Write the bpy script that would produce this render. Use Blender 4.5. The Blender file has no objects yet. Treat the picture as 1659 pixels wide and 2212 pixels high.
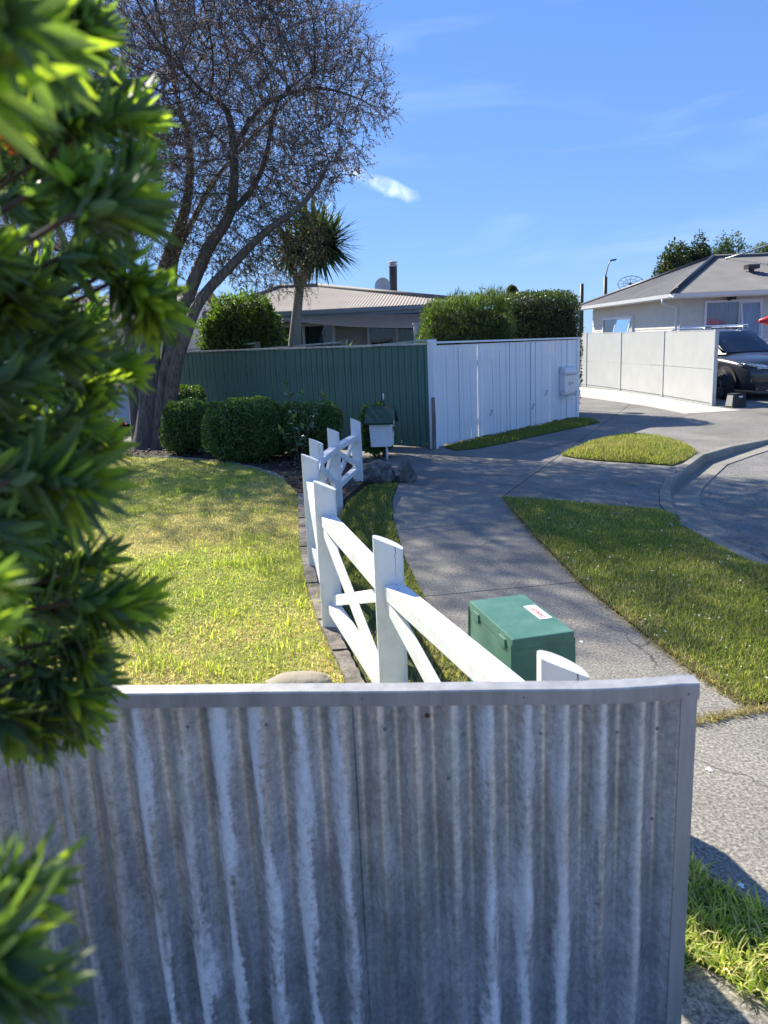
import bpy, bmesh, math, random
import numpy as np
from mathutils import Vector, Matrix, Euler

sc = bpy.context.scene
col = sc.collection
rnd = random.Random(7)
rng = np.random.default_rng(11)
R_ = math.radians

# ------------------------------------------------------------------ camera
PW, PH, PF = 1659.0, 2212.0, 1662.0          # working pixel frame of the photograph, focal length in those pixels
PITCH, ROLL, CAMH = R_(12.6), R_(2.5), 1.75
FWD = np.array([0, math.cos(PITCH), -math.sin(PITCH)])
_u0 = np.cross([1., 0, 0], FWD)
RGT = math.cos(ROLL) * np.array([1., 0, 0]) - math.sin(ROLL) * _u0
UPV = np.cross(RGT, FWD)
CAM = np.array([0, 0, CAMH])
cd = bpy.data.cameras.new('camera')
cam = bpy.data.objects.new('camera', cd); col.objects.link(cam)
M = Matrix([[RGT[i], UPV[i], -FWD[i], CAM[i]] for i in range(3)] + [[0, 0, 0, 1]])
cam.matrix_world = M
cd.sensor_fit = 'VERTICAL'; cd.sensor_height = 36.0; cd.lens = 36.0 * PF / PH
cd.clip_start = 0.02; cd.clip_end = 2000
cd.dof.use_dof = True; cd.dof.focus_distance = 6.0; cd.dof.aperture_fstop = 7.6; cd.dof.aperture_blades = 0
sc.camera = cam

# ------------------------------------------------------------------ sky and sun
SUN_EL = R_(39.0); SUN_AZ = math.atan2(-0.63, 0.775)      # azimuth measured from +Y towards +X
w = bpy.data.worlds.new('World'); sc.world = w; w.use_nodes = True
nt = w.node_tree; nt.nodes.clear()
def N(t, typ, **kw):
    n = t.nodes.new(typ)
    for k, v in kw.items(): setattr(n, k, v)
    return n
out = N(nt, 'ShaderNodeOutputWorld'); bg = N(nt, 'ShaderNodeBackground')
sky = N(nt, 'ShaderNodeTexSky', sky_type='NISHITA', sun_disc=False)
sky.sun_elevation = SUN_EL; sky.sun_rotation = SUN_AZ
sky.altitude = 300; sky.air_density = 1.0; sky.dust_density = 0.0; sky.ozone_density = 3.0
bg.inputs['Strength'].default_value = 0.15
# thin cirrus: stretched noise over the direction, with one denser wisp low over the roofs
tc = N(nt, 'ShaderNodeTexCoord')
mp = N(nt, 'ShaderNodeMapping'); mp.inputs['Scale'].default_value = (1.6, 1.6, 8.0); mp.inputs['Rotation'].default_value = (0.10, 0.12, 0.3)
nz = N(nt, 'ShaderNodeTexNoise'); nz.inputs['Scale'].default_value = 2.6; nz.inputs['Detail'].default_value = 9; nz.inputs['Distortion'].default_value = 0.6
rp = N(nt, 'ShaderNodeMapRange', clamp=True); rp.inputs[1].default_value = 0.53; rp.inputs[2].default_value = 0.85; rp.inputs[3].default_value = 0; rp.inputs[4].default_value = 0.10
nt.links.new(tc.outputs['Generated'], mp.inputs['Vector']); nt.links.new(mp.outputs[0], nz.inputs['Vector']); nt.links.new(nz.outputs[0], rp.inputs[0])
def pxdir(x, y):
    d = FWD + RGT * (x - PW / 2) / PF - UPV * (y - PH / 2) / PF
    return d / np.linalg.norm(d)
wa, wb = pxdir(735, 362), pxdir(900, 424)
wc = (wa + wb) / 2; wt = (wb - wa); wl = np.linalg.norm(wt) / 2; wt /= np.linalg.norm(wt); wn = np.cross(wc, wt); wn /= np.linalg.norm(wn)
def dotn(v):
    n = N(nt, 'ShaderNodeVectorMath', operation='DOT_PRODUCT'); n.inputs[1].default_value = tuple(v)
    nt.links.new(warp.outputs[0], n.inputs[0]); return n.outputs['Value']
nw = N(nt, 'ShaderNodeTexNoise'); nw.inputs['Scale'].default_value = 30; nw.inputs['Detail'].default_value = 8
nt.links.new(tc.outputs['Generated'], nw.inputs['Vector'])
ws = N(nt, 'ShaderNodeVectorMath', operation='MULTIPLY_ADD'); ws.inputs[1].default_value = (.03, .03, .03); ws.inputs[2].default_value = (-.015, -.015, -.015)
nt.links.new(nw.outputs['Color'], ws.inputs[0])
warp = N(nt, 'ShaderNodeVectorMath', operation='ADD'); nt.links.new(tc.outputs['Generated'], warp.inputs[0]); nt.links.new(ws.outputs[0], warp.inputs[1])
def mth(op, a, b=None, c=None):
    n = N(nt, 'ShaderNodeMath', operation=op)
    for i, v in enumerate((a, b, c)):
        if v is None: continue
        if isinstance(v, (int, float)): n.inputs[i].default_value = v
        else: nt.links.new(v, n.inputs[i])
    return n.outputs[0]
ua = mth('DIVIDE', mth('SUBTRACT', dotn(wt), float(wc @ wt)), wl * 1.05)
ub = mth('DIVIDE', mth('SUBTRACT', dotn(wn), float(wc @ wn)), 0.0095)
rr = mth('ADD', mth('POWER', mth('ABSOLUTE', ua), 2.5), mth('POWER', mth('ABSOLUTE', ub), 1.5))
front = mth('GREATER_THAN', dotn(wc), 0.5)
wm = N(nt, 'ShaderNodeMapRange', clamp=True); wm.inputs[1].default_value = 1.3; wm.inputs[2].default_value = 0.0; wm.inputs[3].default_value = 0; wm.inputs[4].default_value = 0.55
nt.links.new(rr, wm.inputs[0])
cm = mth('MINIMUM', mth('ADD', rp.outputs[0], mth('MULTIPLY', mth('MULTIPLY', wm.outputs[0], front), mth('MINIMUM', mth('POWER', mth('MULTIPLY', nw.outputs[0], 1.75), 4.5), 1.0))), 0.8)
mix = N(nt, 'ShaderNodeMixRGB'); mix.inputs[2].default_value = (3.3, 3.6, 4.2, 1)
hs = N(nt, 'ShaderNodeHueSaturation'); hs.inputs['Hue'].default_value = 0.512; hs.inputs['Saturation'].default_value = 1.22; hs.inputs['Value'].default_value = 0.72
gm = N(nt, 'ShaderNodeGamma'); gm.inputs['Gamma'].default_value = 0.4; nt.links.new(hs.outputs[0], gm.inputs['Color'])
tn = N(nt, 'ShaderNodeMixRGB', blend_type='MULTIPLY'); tn.inputs[0].default_value = 1; tn.inputs[2].default_value = (.44, .68, 1.14, 1); nt.links.new(gm.outputs[0], tn.inputs[1])
nt.links.new(sky.outputs[0], hs.inputs['Color'])
nt.links.new(cm, mix.inputs[0]); nt.links.new(tn.outputs[0], mix.inputs[1])
nt.links.new(mix.outputs[0], bg.inputs['Color']); nt.links.new(bg.outputs[0], out.inputs['Surface'])

sd = bpy.data.lights.new('sun', 'SUN'); sd.energy = 3.0; sd.angle = R_(0.53); sd.color = (1.0, 0.93, 0.80)
sun = bpy.data.objects.new('sun', sd); col.objects.link(sun)
SUNV = Vector((math.sin(SUN_AZ) * math.cos(SUN_EL), math.cos(SUN_AZ) * math.cos(SUN_EL), math.sin(SUN_EL)))
sun.rotation_euler = SUNV.to_track_quat('Z', 'Y').to_euler(); sun.location = (-20, 25, 30)

vs = sc.view_settings; vs.view_transform = 'Standard'; vs.look = 'None'; vs.gamma = 1; vs.exposure = 1.74; vs.use_curve_mapping = False
sc.render.engine = 'CYCLES'
cy = sc.cycles; cy.max_bounces = 8; cy.transparent_max_bounces = 8; cy.diffuse_bounces = 6; cy.use_denoising = True

# ------------------------------------------------------------------ pixel -> place
def pray(x, y): return FWD + RGT * (x - PW / 2) / PF - UPV * (y - PH / 2) / PF
def G(x, y, z=0.0):
    d = pray(x, y); return CAM + d * ((z - CAMH) / d[2])
def at(x, y, Y):
    d = pray(x, y); return CAM + d * (Y / d[1])
def atd(x, y, dep): return CAM + pray(x, y) * dep

# ------------------------------------------------------------------ object helpers
def tag(o, label=None, cat=None, group=None, kind=None):
    if label: o['label'] = label
    if cat: o['category'] = cat
    if group: o['group'] = group
    if kind: o['kind'] = kind
    return o
def root(name, loc, label, cat, rz=0.0, group=None):
    o = bpy.data.objects.new(name, None); col.objects.link(o); o.empty_display_size = .1
    o.location = tuple(loc); o.rotation_euler = (0, 0, rz)
    return tag(o, label, cat, group)
def link(name, me, parent=None, mtx=None):
    o = bpy.data.objects.new(name, me); col.objects.link(o)
    if parent is not None: o.parent = parent
    if mtx is not None: o.matrix_local = mtx
    return o
def rloc(parent, p):
    """world point -> the parent's local frame (root empties only move and turn about z)"""
    v = Vector(tuple(p)) - Vector(parent.location)
    return v @ Matrix.Rotation(parent.rotation_euler.z, 3, 'Z')   # row-vector product = inverse rotation
def arrays(name, V, F, mat=None, smooth=False, attrs=None):
    V = np.asarray(V, dtype=np.float32).reshape(-1, 3); F = np.asarray(F, dtype=np.int32)
    me = bpy.data.meshes.new(name); k = F.shape[1]
    me.vertices.add(len(V)); me.vertices.foreach_set('co', V.ravel())
    me.loops.add(F.size); me.loops.foreach_set('vertex_index', F.ravel())
    me.polygons.add(len(F)); me.polygons.foreach_set('loop_start', np.arange(0, F.size, k, dtype=np.int32))
    me.polygons.foreach_set('loop_total', np.full(len(F), k, dtype=np.int32))
    if smooth: me.polygons.foreach_set('use_smooth', np.ones(len(F), dtype=bool))
    me.update(calc_edges=True); me.validate()
    for an, (typ, data) in (attrs or {}).items():
        a = me.attributes.new(an, typ, 'POINT')
        a.data.foreach_set('color' if 'COLOR' in typ else 'value', np.asarray(data, dtype=np.float32).ravel())
    if mat: me.materials.append(mat)
    return me

class MB:
    """collects faces, builds one mesh"""
    def __init__(s): s.v = []; s.f = []
    def poly(s, pts):
        n = len(s.v); s.v += [tuple(p) for p in pts]; s.f.append(tuple(range(n, n + len(pts)))); return s
    def box(s, lo, hi, m=None):
        (a, b, c), (d, e, f) = lo, hi
        p = [(a,b,c),(d,b,c),(d,e,c),(a,e,c),(a,b,f),(d,b,f),(d,e,f),(a,e,f)]
        if m is not None: p = [tuple(m @ Vector(q)) for q in p]
        n = len(s.v); s.v += p
        s.f += [tuple(n + i for i in q) for q in ((0,3,2,1),(4,5,6,7),(0,1,5,4),(1,2,6,5),(2,3,7,6),(3,0,4,7))]
        return s
    def bar(s, a, b, w, h, up=(0, 0, 1), w2=None, h2=None):
        a, b = Vector(tuple(a)), Vector(tuple(b)); d = (b - a).normalized(); u = Vector(up)
        r = d.cross(u)
        if r.length < 1e-4: r = d.cross(Vector((0, 1, 0)))
        r.normalize(); u = r.cross(d).normalized()
        n = len(s.v)
        for p, ww, hh in ((a, w, h), (b, w2 or w, h2 or h)):
            for sx, sy in ((-1,-1),(1,-1),(1,1),(-1,1)): s.v.append(tuple(p + r * sx * ww / 2 + u * sy * hh / 2))
        s.f += [tuple(n + i for i in q) for q in ((3,2,1,0),(4,5,6,7),(0,1,5,4),(1,2,6,5),(2,3,7,6),(3,0,4,7))]
        return s
    def tube(s, pts, rad, k=8, cap=True):
        pts = [Vector(tuple(p)) for p in pts]
        if not hasattr(rad, '__len__'): rad = [rad] * len(pts)
        n0 = len(s.v); ref = None
        for i, p in enumerate(pts):
            d = (pts[min(i + 1, len(pts) - 1)] - pts[max(i - 1, 0)])
            if d.length < 1e-9: d = Vector((0, 0, 1))
            d.normalize()
            if ref is None:
                ref = d.cross(Vector((0, 0, 1)))
                if ref.length < .05: ref = d.cross(Vector((0, 1, 0)))
            ref = (ref - d * ref.dot(d)).normalized(); q = d.cross(ref)
            for j in range(k):
                a = 2 * math.pi * j / k; s.v.append(tuple(p + (ref * math.cos(a) + q * math.sin(a)) * rad[i]))
        for i in range(len(pts) - 1):
            for j in range(k):
                a = n0 + i * k + j; b = n0 + i * k + (j + 1) % k; s.f.append((a, b, b + k, a + k))
        if cap:
            s.f.append(tuple(n0 + j for j in reversed(range(k)))); s.f.append(tuple(n0 + (len(pts) - 1) * k + j for j in range(k)))
        return s
    def grid(s, fn, nu, nv, closed=False):
        n0 = len(s.v)
        for i in range(nu + 1):
            for j in range(nv + (0 if closed else 1)): s.v.append(tuple(fn(i / nu, j / nv)))
        m = nv + (0 if closed else 1)
        for i in range(nu):
            for j in range(nv):
                a = n0 + i * m + j; b = n0 + i * m + (j + 1) % m; s.f.append((a, a + m, b + m, b))
        return s
    def disc(s, c, n, r, k=16, r2=None):
        c = Vector(tuple(c)); n = Vector(tuple(n)).normalized(); a = n.orthogonal().normalized(); b = n.cross(a)
        return s.poly([c + a * r * math.cos(2*math.pi*i/k) + b * (r2 or r) * math.sin(2*math.pi*i/k) for i in range(k)])
    def mesh(s, name, mat=None, smooth=False, bevel=0, seg=2):
        me = bpy.data.meshes.new(name); me.from_pydata(s.v, [], s.f); me.update()
        bm = bmesh.new(); bm.from_mesh(me); bmesh.ops.recalc_face_normals(bm, faces=bm.faces)
        if bevel:
            bmesh.ops.remove_doubles(bm, verts=bm.verts, dist=1e-5)
            es = [e for e in bm.edges if len(e.link_faces) == 2 and e.calc_face_angle(0) > .6]
            bmesh.ops.bevel(bm, geom=es, offset=bevel, segments=seg, affect='EDGES', profile=.6, clamp_overlap=True)
        bm.to_mesh(me); bm.free()
        if smooth: me.polygons.foreach_set('use_smooth', [True] * len(me.polygons))
        if smooth == 'auto': me.set_sharp_from_angle(angle=R_(38))
        if mat: me.materials.append(mat)
        return me
    def obj(s, name, mat=None, parent=None, smooth=False, bevel=0, seg=2, world=True):
        """world=True: vertices were given in world space, so take them into the parent's frame"""
        if parent is not None and world and parent.type == 'EMPTY':
            s.v = [tuple(rloc(parent, v)) for v in s.v]
        return link(name, s.mesh(name, mat, smooth, bevel, seg), parent)

# ------------------------------------------------------------------ materials
def newmat(name):
    m = bpy.data.materials.new(name); m.use_nodes = True; t = m.node_tree; t.nodes.clear()
    o = N(t, 'ShaderNodeOutputMaterial'); b = N(t, 'ShaderNodeBsdfPrincipled'); t.links.new(b.outputs[0], o.inputs[0])
    return m, t, b, o
def L(t, a, b): t.links.new(a, b)
def ramp(t, src, stops):
    r = N(t, 'ShaderNodeValToRGB'); e = r.color_ramp.elements
    while len(e) < len(stops): e.new(.5)
    for i, (p, c) in enumerate(stops):
        e[i].position = p; e[i].color = (*c, 1) if len(c) == 3 else c
    L(t, src, r.inputs[0]); return r.outputs[0]
def noise(t, scale, detail=4, rough=.55, stretch=None, coord='Object', dist=0):
    c = N(t, 'ShaderNodeTexCoord'); v = c.outputs[coord]
    if stretch:
        mpn = N(t, 'ShaderNodeMapping'); mpn.inputs['Scale'].default_value = stretch; L(t, v, mpn.inputs[0]); v = mpn.outputs[0]
    n = N(t, 'ShaderNodeTexNoise'); n.inputs['Scale'].default_value = scale; n.inputs['Detail'].default_value = detail; n.inputs['Roughness'].default_value = rough
    n.inputs['Distortion'].default_value = dist
    L(t, v, n.inputs['Vector']); return n.outputs[0]
def mixc(t, fac, a, b, mode='MIX'):
    n = N(t, 'ShaderNodeMixRGB', blend_type=mode)
    for i, v in ((0, fac), (1, a), (2, b)):
        if isinstance(v, (int, float)): n.inputs[i].default_value = v
        elif isinstance(v, tuple): n.inputs[i].default_value = (*v, 1) if len(v) == 3 else v
        else: L(t, v, n.inputs[i])
    return n.outputs[0]
def bump(t, b, h, strength=.3, dist=.01):
    n = N(t, 'ShaderNodeBump'); n.inputs['Strength'].default_value = strength; n.inputs['Distance'].default_value = dist
    L(t, h, n.inputs['Height']); L(t, n.outputs[0], b.inputs['Normal'])
def rng_map(t, src, a, b, c=0., d=1.):
    n = N(t, 'ShaderNodeMapRange', clamp=True)
    for i, v in enumerate((a, b, c, d)): n.inputs[i + 1].default_value = v
    L(t, src, n.inputs[0]); return n.outputs[0]
def smat(name, c1, c2=None, scale=8, rough=.6, stretch=None, metal=0, bmp=0, bscale=None, spec=.5, detail=5, c3=None):
    m, t, b, o = newmat(name)
    c2 = c2 or tuple(x * .8 for x in c1)
    st = [(.32, c2), (.62, c1)] + ([(.78, c3)] if c3 else [])
    L(t, ramp(t, noise(t, scale, detail, .6, stretch), st), b.inputs['Base Color'])
    b.inputs['Roughness'].default_value = rough; b.inputs['Metallic'].default_value = metal; b.inputs['Specular IOR Level'].default_value = spec
    if bmp: bump(t, b, noise(t, bscale or scale * 6, 4, .6, stretch), bmp, .01)
    return m
def leafmat(name, c1, c2, trans=.45, rough=.45, attr=None, tcol=None, spec=.35):
    """two-sided leaf: diffuse, gloss and light passing through"""
    m, t, b, o = newmat(name)
    if attr:
        a = N(t, 'ShaderNodeAttribute', attribute_name=attr); c = a.outputs['Color']
    else:
        c = ramp(t, noise(t, 3.0, 3), [(.35, c1), (.65, c2)])
    L(t, c, b.inputs['Base Color']); b.inputs['Roughness'].default_value = rough; b.inputs['Specular IOR Level'].default_value = spec
    tr = N(t, 'ShaderNodeBsdfTranslucent')
    L(t, mixc(t, 1.0, c, tcol or (1.5, 1.7, .6), 'MULTIPLY'), tr.inputs['Color'])
    ms = N(t, 'ShaderNodeMixShader'); ms.inputs[0].default_value = trans
    L(t, b.outputs[0], ms.inputs[1]); L(t, tr.outputs[0], ms.inputs[2]); L(t, ms.outputs[0], o.inputs[0])
    return m
def glassmat(name, tint=(.75, .8, .85), dark=.5):
    m, t, b, o = newmat(name)
    g = N(t, 'ShaderNodeBsdfGlossy'); g.inputs['Roughness'].default_value = .03; g.inputs['Color'].default_value = (.9, .95, 1, 1)
    tr = N(t, 'ShaderNodeBsdfTransparent'); tr.inputs['Color'].default_value = (*[x * dark + (1 - dark) * .0 + 0 for x in tint], 1)
    f = N(t, 'ShaderNodeFresnel'); f.inputs[0].default_value = 1.6
    ms = N(t, 'ShaderNodeMixShader'); L(t, f.outputs[0], ms.inputs[0]); L(t, tr.outputs[0], ms.inputs[1]); L(t, g.outputs[0], ms.inputs[2]); L(t, ms.outputs[0], o.inputs[0])
    return m
MT = {}
# ================================================================== SETTING
def concrete(name, base, dark, light, speck=.5, sc_=1.0):
    m, t, b, o = newmat(name)
    big = ramp(t, noise(t, 1.1 * sc_, 6, .65), [(.3, dark), (.62, base)])
    fine = noise(t, 75 * sc_, 4, .75)
    g1 = ramp(t, fine, [(.36, (.2, .2, .2)), (.5, (.92, .92, .90)), (.62, (1.75, 1.73, 1.66))])
    c = mixc(t, speck, big, mixc(t, 1.0, big, g1, 'MULTIPLY'))
    st = rng_map(t, noise(t, 3.3 * sc_, 5, .7, dist=.5), .56, .72)
    c = mixc(t, mixc(t, 1., st, (.35, .35, .35), 'MULTIPLY'), c, dark)
    hair = ramp(t, noise(t, 24 * sc_, 6, .75), [(.45, (1, 1, 1)), (.6, (.8, .8, .79))])
    c = mixc(t, .8, c, hair, 'MULTIPLY')
    vc = N(t, 'ShaderNodeTexVoronoi', feature='DISTANCE_TO_EDGE'); vc.inputs['Scale'].default_value = .55 * sc_
    tcv = N(t, 'ShaderNodeTexCoord'); wn_ = N(t, 'ShaderNodeTexNoise'); wn_.inputs['Scale'].default_value = 3; wn_.inputs['Detail'].default_value = 6; L(t, tcv.outputs['Object'], wn_.inputs['Vector'])
    wv = N(t, 'ShaderNodeVectorMath', operation='MULTIPLY_ADD'); wv.inputs[1].default_value = (.35, .35, 0); L(t, wn_.outputs['Color'], wv.inputs[0]); L(t, tcv.outputs['Object'], wv.inputs[2]); L(t, wv.outputs[0], vc.inputs['Vector'])
    ck = rng_map(t, vc.outputs['Distance'], .0008, .0035, .8, 0); ckm = rng_map(t, noise(t, .8 * sc_, 3), .48, .56)
    c = mixc(t, mixc(t, 1., ck, ckm, 'MULTIPLY'), c, tuple(x * .35 for x in dark))
    stn = rng_map(t, noise(t, .45 * sc_, 7, .7, dist=1.2), .50, .68, 0, .55)
    c = mixc(t, stn, c, tuple(x * .78 for x in dark))
    L(t, c, b.inputs['Base Color']); b.inputs['Roughness'].default_value = .88; b.inputs['Specular IOR Level'].default_value = .25
    bump(t, b, fine, .55, .006)
    return m
MT['path'] = concrete('footpath concrete', (.295, .275, .24), (.19, .178, .155), (.5, .48, .45), .75)
MT['drive'] = concrete('old driveway concrete', (.27, .255, .23), (.175, .165, .15), (.4, .4, .38), .6)
MT['newconc'] = concrete('new concrete', (.60, .57, .52), (.46, .44, .40), (.7, .7, .7), .25)
MT['road'] = concrete('road chip seal', (.25, .24, .225), (.17, .165, .155), (.3, .3, .3), .75)
MT['kerb'] = concrete('kerb concrete', (.33, .31, .27), (.20, .19, .16), (.45, .45, .4), .5)
MT['earth'] = smat('earth', (.12, .10, .06), (.07, .055, .035), 5, .95, bmp=.6, bscale=40)
MT['mulch'] = smat('bark mulch', (.055, .04, .03), (.02, .015, .012), 30, .95, bmp=.9, bscale=60)
def lawnmat(name, green, straw, lo=.42, hi=.62):
    m, t, b, o = newmat(name)
    f = noise(t, .9, 5, .62)
    c = ramp(t, f, [(lo, green), (hi, straw)])
    sp = ramp(t, noise(t, 70, 4, .75), [(.33, (.5, .5, .5)), (.6, (1.15, 1.15, 1.15))])
    L(t, mixc(t, 1., c, sp, 'MULTIPLY'), b.inputs['Base Color']); b.inputs['Roughness'].default_value = .95
    b.inputs['Specular IOR Level'].default_value = .1
    bump(t, b, noise(t, 120, 3, .7), .9, .02)
    return m
MT['lawn'] = lawnmat('lawn soil', (.28, .31, .10), (.50, .43, .24))
MT['verge'] = lawnmat('verge soil', (.09, .13, .04), (.15, .16, .06))

def polytop(pts, name, mat, parent=None, thick=.1, z=None, kind='structure', bevel=0):
    """flat slab from an outline (x, y[, z])"""
    bm = bmesh.new()
    vs_ = [bm.verts.new((p[0], p[1], (p[2] if z is None else z))) for p in pts]
    f = bm.faces.new(vs_); f.normal_update()
    if f.normal.z < 0: f.normal_flip()
    if thick:
        r = bmesh.ops.extrude_face_region(bm, geom=[f]); f2 = [e for e in r['geom'] if isinstance(e, bmesh.types.BMFace)][0]
        # the extruded copy becomes the bottom
        bmesh.ops.translate(bm, verts=list(f2.verts), vec=(0, 0, -thick))
        bmesh.ops.recalc_face_normals(bm, faces=bm.faces)
    bmesh.ops.triangulate(bm, faces=[q for q in bm.faces if len(q.verts) > 4])
    me = bpy.data.meshes.new(name); bm.to_mesh(me); bm.free(); me.materials.append(mat)
    o = link(name, me, parent)
    if parent is None: tag(o, kind=kind)
    return o
def cut(poly, lines, gap=.006):
    """split an outline along straight joints; returns the outlines of the pieces"""
    bm = bmesh.new(); bm.faces.new([bm.verts.new((p[0], p[1], p[2] if len(p) > 2 else 0)) for p in poly])
    for (a, b) in lines:
        a = Vector((a[0], a[1], 0)); b = Vector((b[0], b[1], 0)); n = (b - a).cross(Vector((0, 0, 1))).normalized()
        for sgn in (-1, 1):
            bmesh.ops.bisect_plane(bm, geom=bm.verts[:] + bm.edges[:] + bm.faces[:], plane_co=a + n * gap * sgn, plane_no=n)
        bm.normal_update()
        dead = [f for f in bm.faces if abs((f.calc_center_median() - a).dot(n)) < gap * .9 and max(abs((v.co - a).dot(n)) for v in f.verts) < gap * 1.5]
        bmesh.ops.delete(bm, geom=dead, context='FACES')
    res = [[tuple(v.co) for v in f.verts] for f in bm.faces]; bm.free(); return res

# kerb line of the turning circle, from near (out of frame) round to the far side
Kpx = [(1659, 1219), (1580, 1180), (1510, 1142), (1472, 1108), (1452, 1078), (1449, 1052), (1462, 1033), (1490, 1010), (1522, 986)]
KN = [(60, .1), (12, .2), (8.6, .75), (6.2, 1.7), (4.6, 3.0), (3.55, 4.2)]
KF = [(5.15, 11.15), (6.2, 12.1), (7.8, 13.0), (10.5, 13.6), (14, 13.6), (60, 13.6)]
K = [np.array([*p]) for p in KN] + [G(*p)[:2] for p in Kpx] + [np.array(p) for p in KF]
drop = [1] * 3 + [.0] * 3 + [0, 0, 0, .55, 1, 1, .35, 0, 0] + [.15, .8, 1, 1, 1, 1]
gp = [(-220, -80), (220, -80), (220, .1)] + [tuple(p) for p in K] + [(220, 13.6), (220, 420), (-220, 420)]
polytop([(p[0], p[1], -.075) for p in gp], 'ground', MT['earth'], thick=.3)
polytop([(x, y, -.10) for x, y in [tuple(p) for p in K] + [(220, 13.6), (220, .1)]], 'road', MT['road'], thick=.0)
kn = []
for i in range(len(K)):
    d = K[min(i + 1, len(K) - 1)] - K[max(i - 1, 0)]; d = d / np.linalg.norm(d); kn.append(np.array([d[1], -d[0]]))   # towards the road
def kerbstrip(prof, name, mat):
    b = MB(); P = []
    for i in range(len(K)): P.append([np.array([*(K[i] + kn[i] * o), z(drop[i])]) for o, z in prof])
    for i in range(len(K) - 1):
        for j in range(len(prof) - 1): b.poly([P[i][j], P[i + 1][j], P[i + 1][j + 1], P[i][j + 1]])
    return tag(b.obj(name, mat), kind='structure')
kerbstrip([(-.12, lambda d: -.05), (-.119, lambda d: .022 - .07 * d), (-.02, lambda d: .024 - .08 * d), (.0, lambda d: .008 - .07 * d), (.02, lambda d: -.092 - .003 * d), (.03, lambda d: -.13)], 'kerb', MT['kerb'])
kerbstrip([(.02, lambda d: -.094), (.12, lambda d: -.097), (.27, lambda d: -.088), (.30, lambda d: -.088), (.305, lambda d: -.12)], 'gutter_channel', MT['kerb'])

# footpath: slabs with open joints
ftp = root('footpath', (0, 0, 0), None, None); tag(ftp, kind='structure')
pathR = [(1659, 1560), (1612, 1525), (1500, 1455), (1400, 1378), (1262, 1268), (1160, 1165), (1108, 1105), (1088, 1075)]
PR = [G(*p) for p in pathR]
PL = [np.array(p) for p in [(.20, 9.45, 0), (.10, 8.4, 0), (.09, 7.5, 0), (.16, 6.0, 0), (.30, 4.6, 0), (.50, 3.4, 0), (.78, 2.35, 0)]]
fpoly = PL + [np.array([*p, 0]) for p in [(1.0, 2.13), (1.14, 2.0), (1.5, 1.72), (2.2, 1.4), (4.0, 1.1), (6.0, 1.6), (4.5, 2.93), (3.45, 4.08), (2.6, 3.40)]] + PR[1:]
for q in cut(fpoly, [(G(1500, 1562), G(1659, 1531)), ((0, 5.05), (2, 5.35)), ((0, 7.0), (2, 7.35))]): polytop(q, 'slab', MT['path'], ftp, .09, z=0)
# our own drive strip in the bottom corner; unseen length added for bounce light
polytop([(p[0], p[1], 0) for p in [(.45, 1.62), (.74, 1.86), (.84, 1.90), (.93, 1.83), (1.2, 1.58), (1.8, 1.15), (3.2, .7), (3.4, -9), (-.25, -9), (-.15, 1.25), (.45, 1.25)]], 'slab', MT['path'], ftp, .09, z=-.004)

# neighbours' driveway between the fences and the crossing
drv = root('driveway', (0, 0, 0), None, None); tag(drv, kind='structure')
kr = [np.array([*(K[i] - kn[i] * .125), -.055 * drop[i]]) for i in range(len(K))]
iA = 6 + 3; iB = 6 + 8
D = [PL[0] + [0, .01, 0], np.array(PR[-1]) + [0, .01, 0]] + [G(*p) for p in [(1200, 1083), (1320, 1096), (1420, 1103)]] + [kr[i] for i in range(iA, iB + 5)] + \
    [np.array(p) for p in [(10.5, 13.88, 0), (8.55, 14.12, 0), (7.55, 15.0, 0), (7.7, 16.2, 0), (7.7, 28, 0), (4.3, 28, 0), (4.25, 16.4, 0), (.95, 12.5, 0), (-5.2, 16.7, 0), (-6.5, 16.0, 0), (-2.6, 12.9, 0), (-.45, 11.6, 0), (.15, 10.6, 0)]]
def z3(x, y): s = 1200 / 1659; return ((1300 + x * s) * .6636, (800 + y * s) * .6636)
jl = [(G(*z3(100, 1045)), G(*z3(290, 960))), (G(*z3(560, 1060)), G(*z3(740, 930))), (G(*z3(1180, 790)), G(*z3(1480, 720)))]
for q in cut(D, jl, .007): polytop(q, 'slab', MT['drive'], drv, .08)
# pale new concrete strip under the panel wall
polytop([(*G(*p)[:2], .006) for p in [(1541, 879), (1602, 887), (1482, 894), (1400, 878), (1320, 866), (1245, 856)]] + [(6.3, 25.4, .006), (6.98, 22.9, .006), (7.25, 20.2, .006)], 'new_concrete_strip', MT['newconc'], thick=.05)
# house two's parking pad
polytop([(7.72, 16.3, 0), (7.62, 15.0, 0), (8.6, 14.2, 0), (30, 14.4, 0), (30, 30, 0), (7.72, 30, 0)], 'parking_pad', MT['drive'], thick=.08)

# grassed pieces -----------------------------------------------------------
def inpoly(P, x, y):
    r = np.zeros(len(x), bool); n = len(P); j = n - 1
    for i in range(n):
        xi, yi, xj, yj = P[i][0], P[i][1], P[j][0], P[j][1]
        r ^= ((yi > y) != (yj > y)) & (x < (xj - xi) * (y - yi) / (yj - yi + 1e-12) + xi); j = i
    return r
_fr = np.random.default_rng(5)
_ph = [(_fr.uniform(0, 6.28), _fr.uniform(0, 6.28), _fr.uniform(0, 6.28)) for _ in range(40)]
def fbm(x, y, s):
    r = 0; a = 1; k = 0
    for o_ in range(4):
        for q in range(6):
            th, p1, p2 = _ph[(k) % 40]; k += 1
            r = r + a * np.sin((x * np.cos(th) + y * np.sin(th)) * s * (1 + .23 * q) + p1 + 1.3 * np.sin((x * np.sin(th * 1.7) - y * np.cos(th * 1.3)) * s * .8 + p2))
        s *= 2.05; a *= .62
    return r / 6
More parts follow.
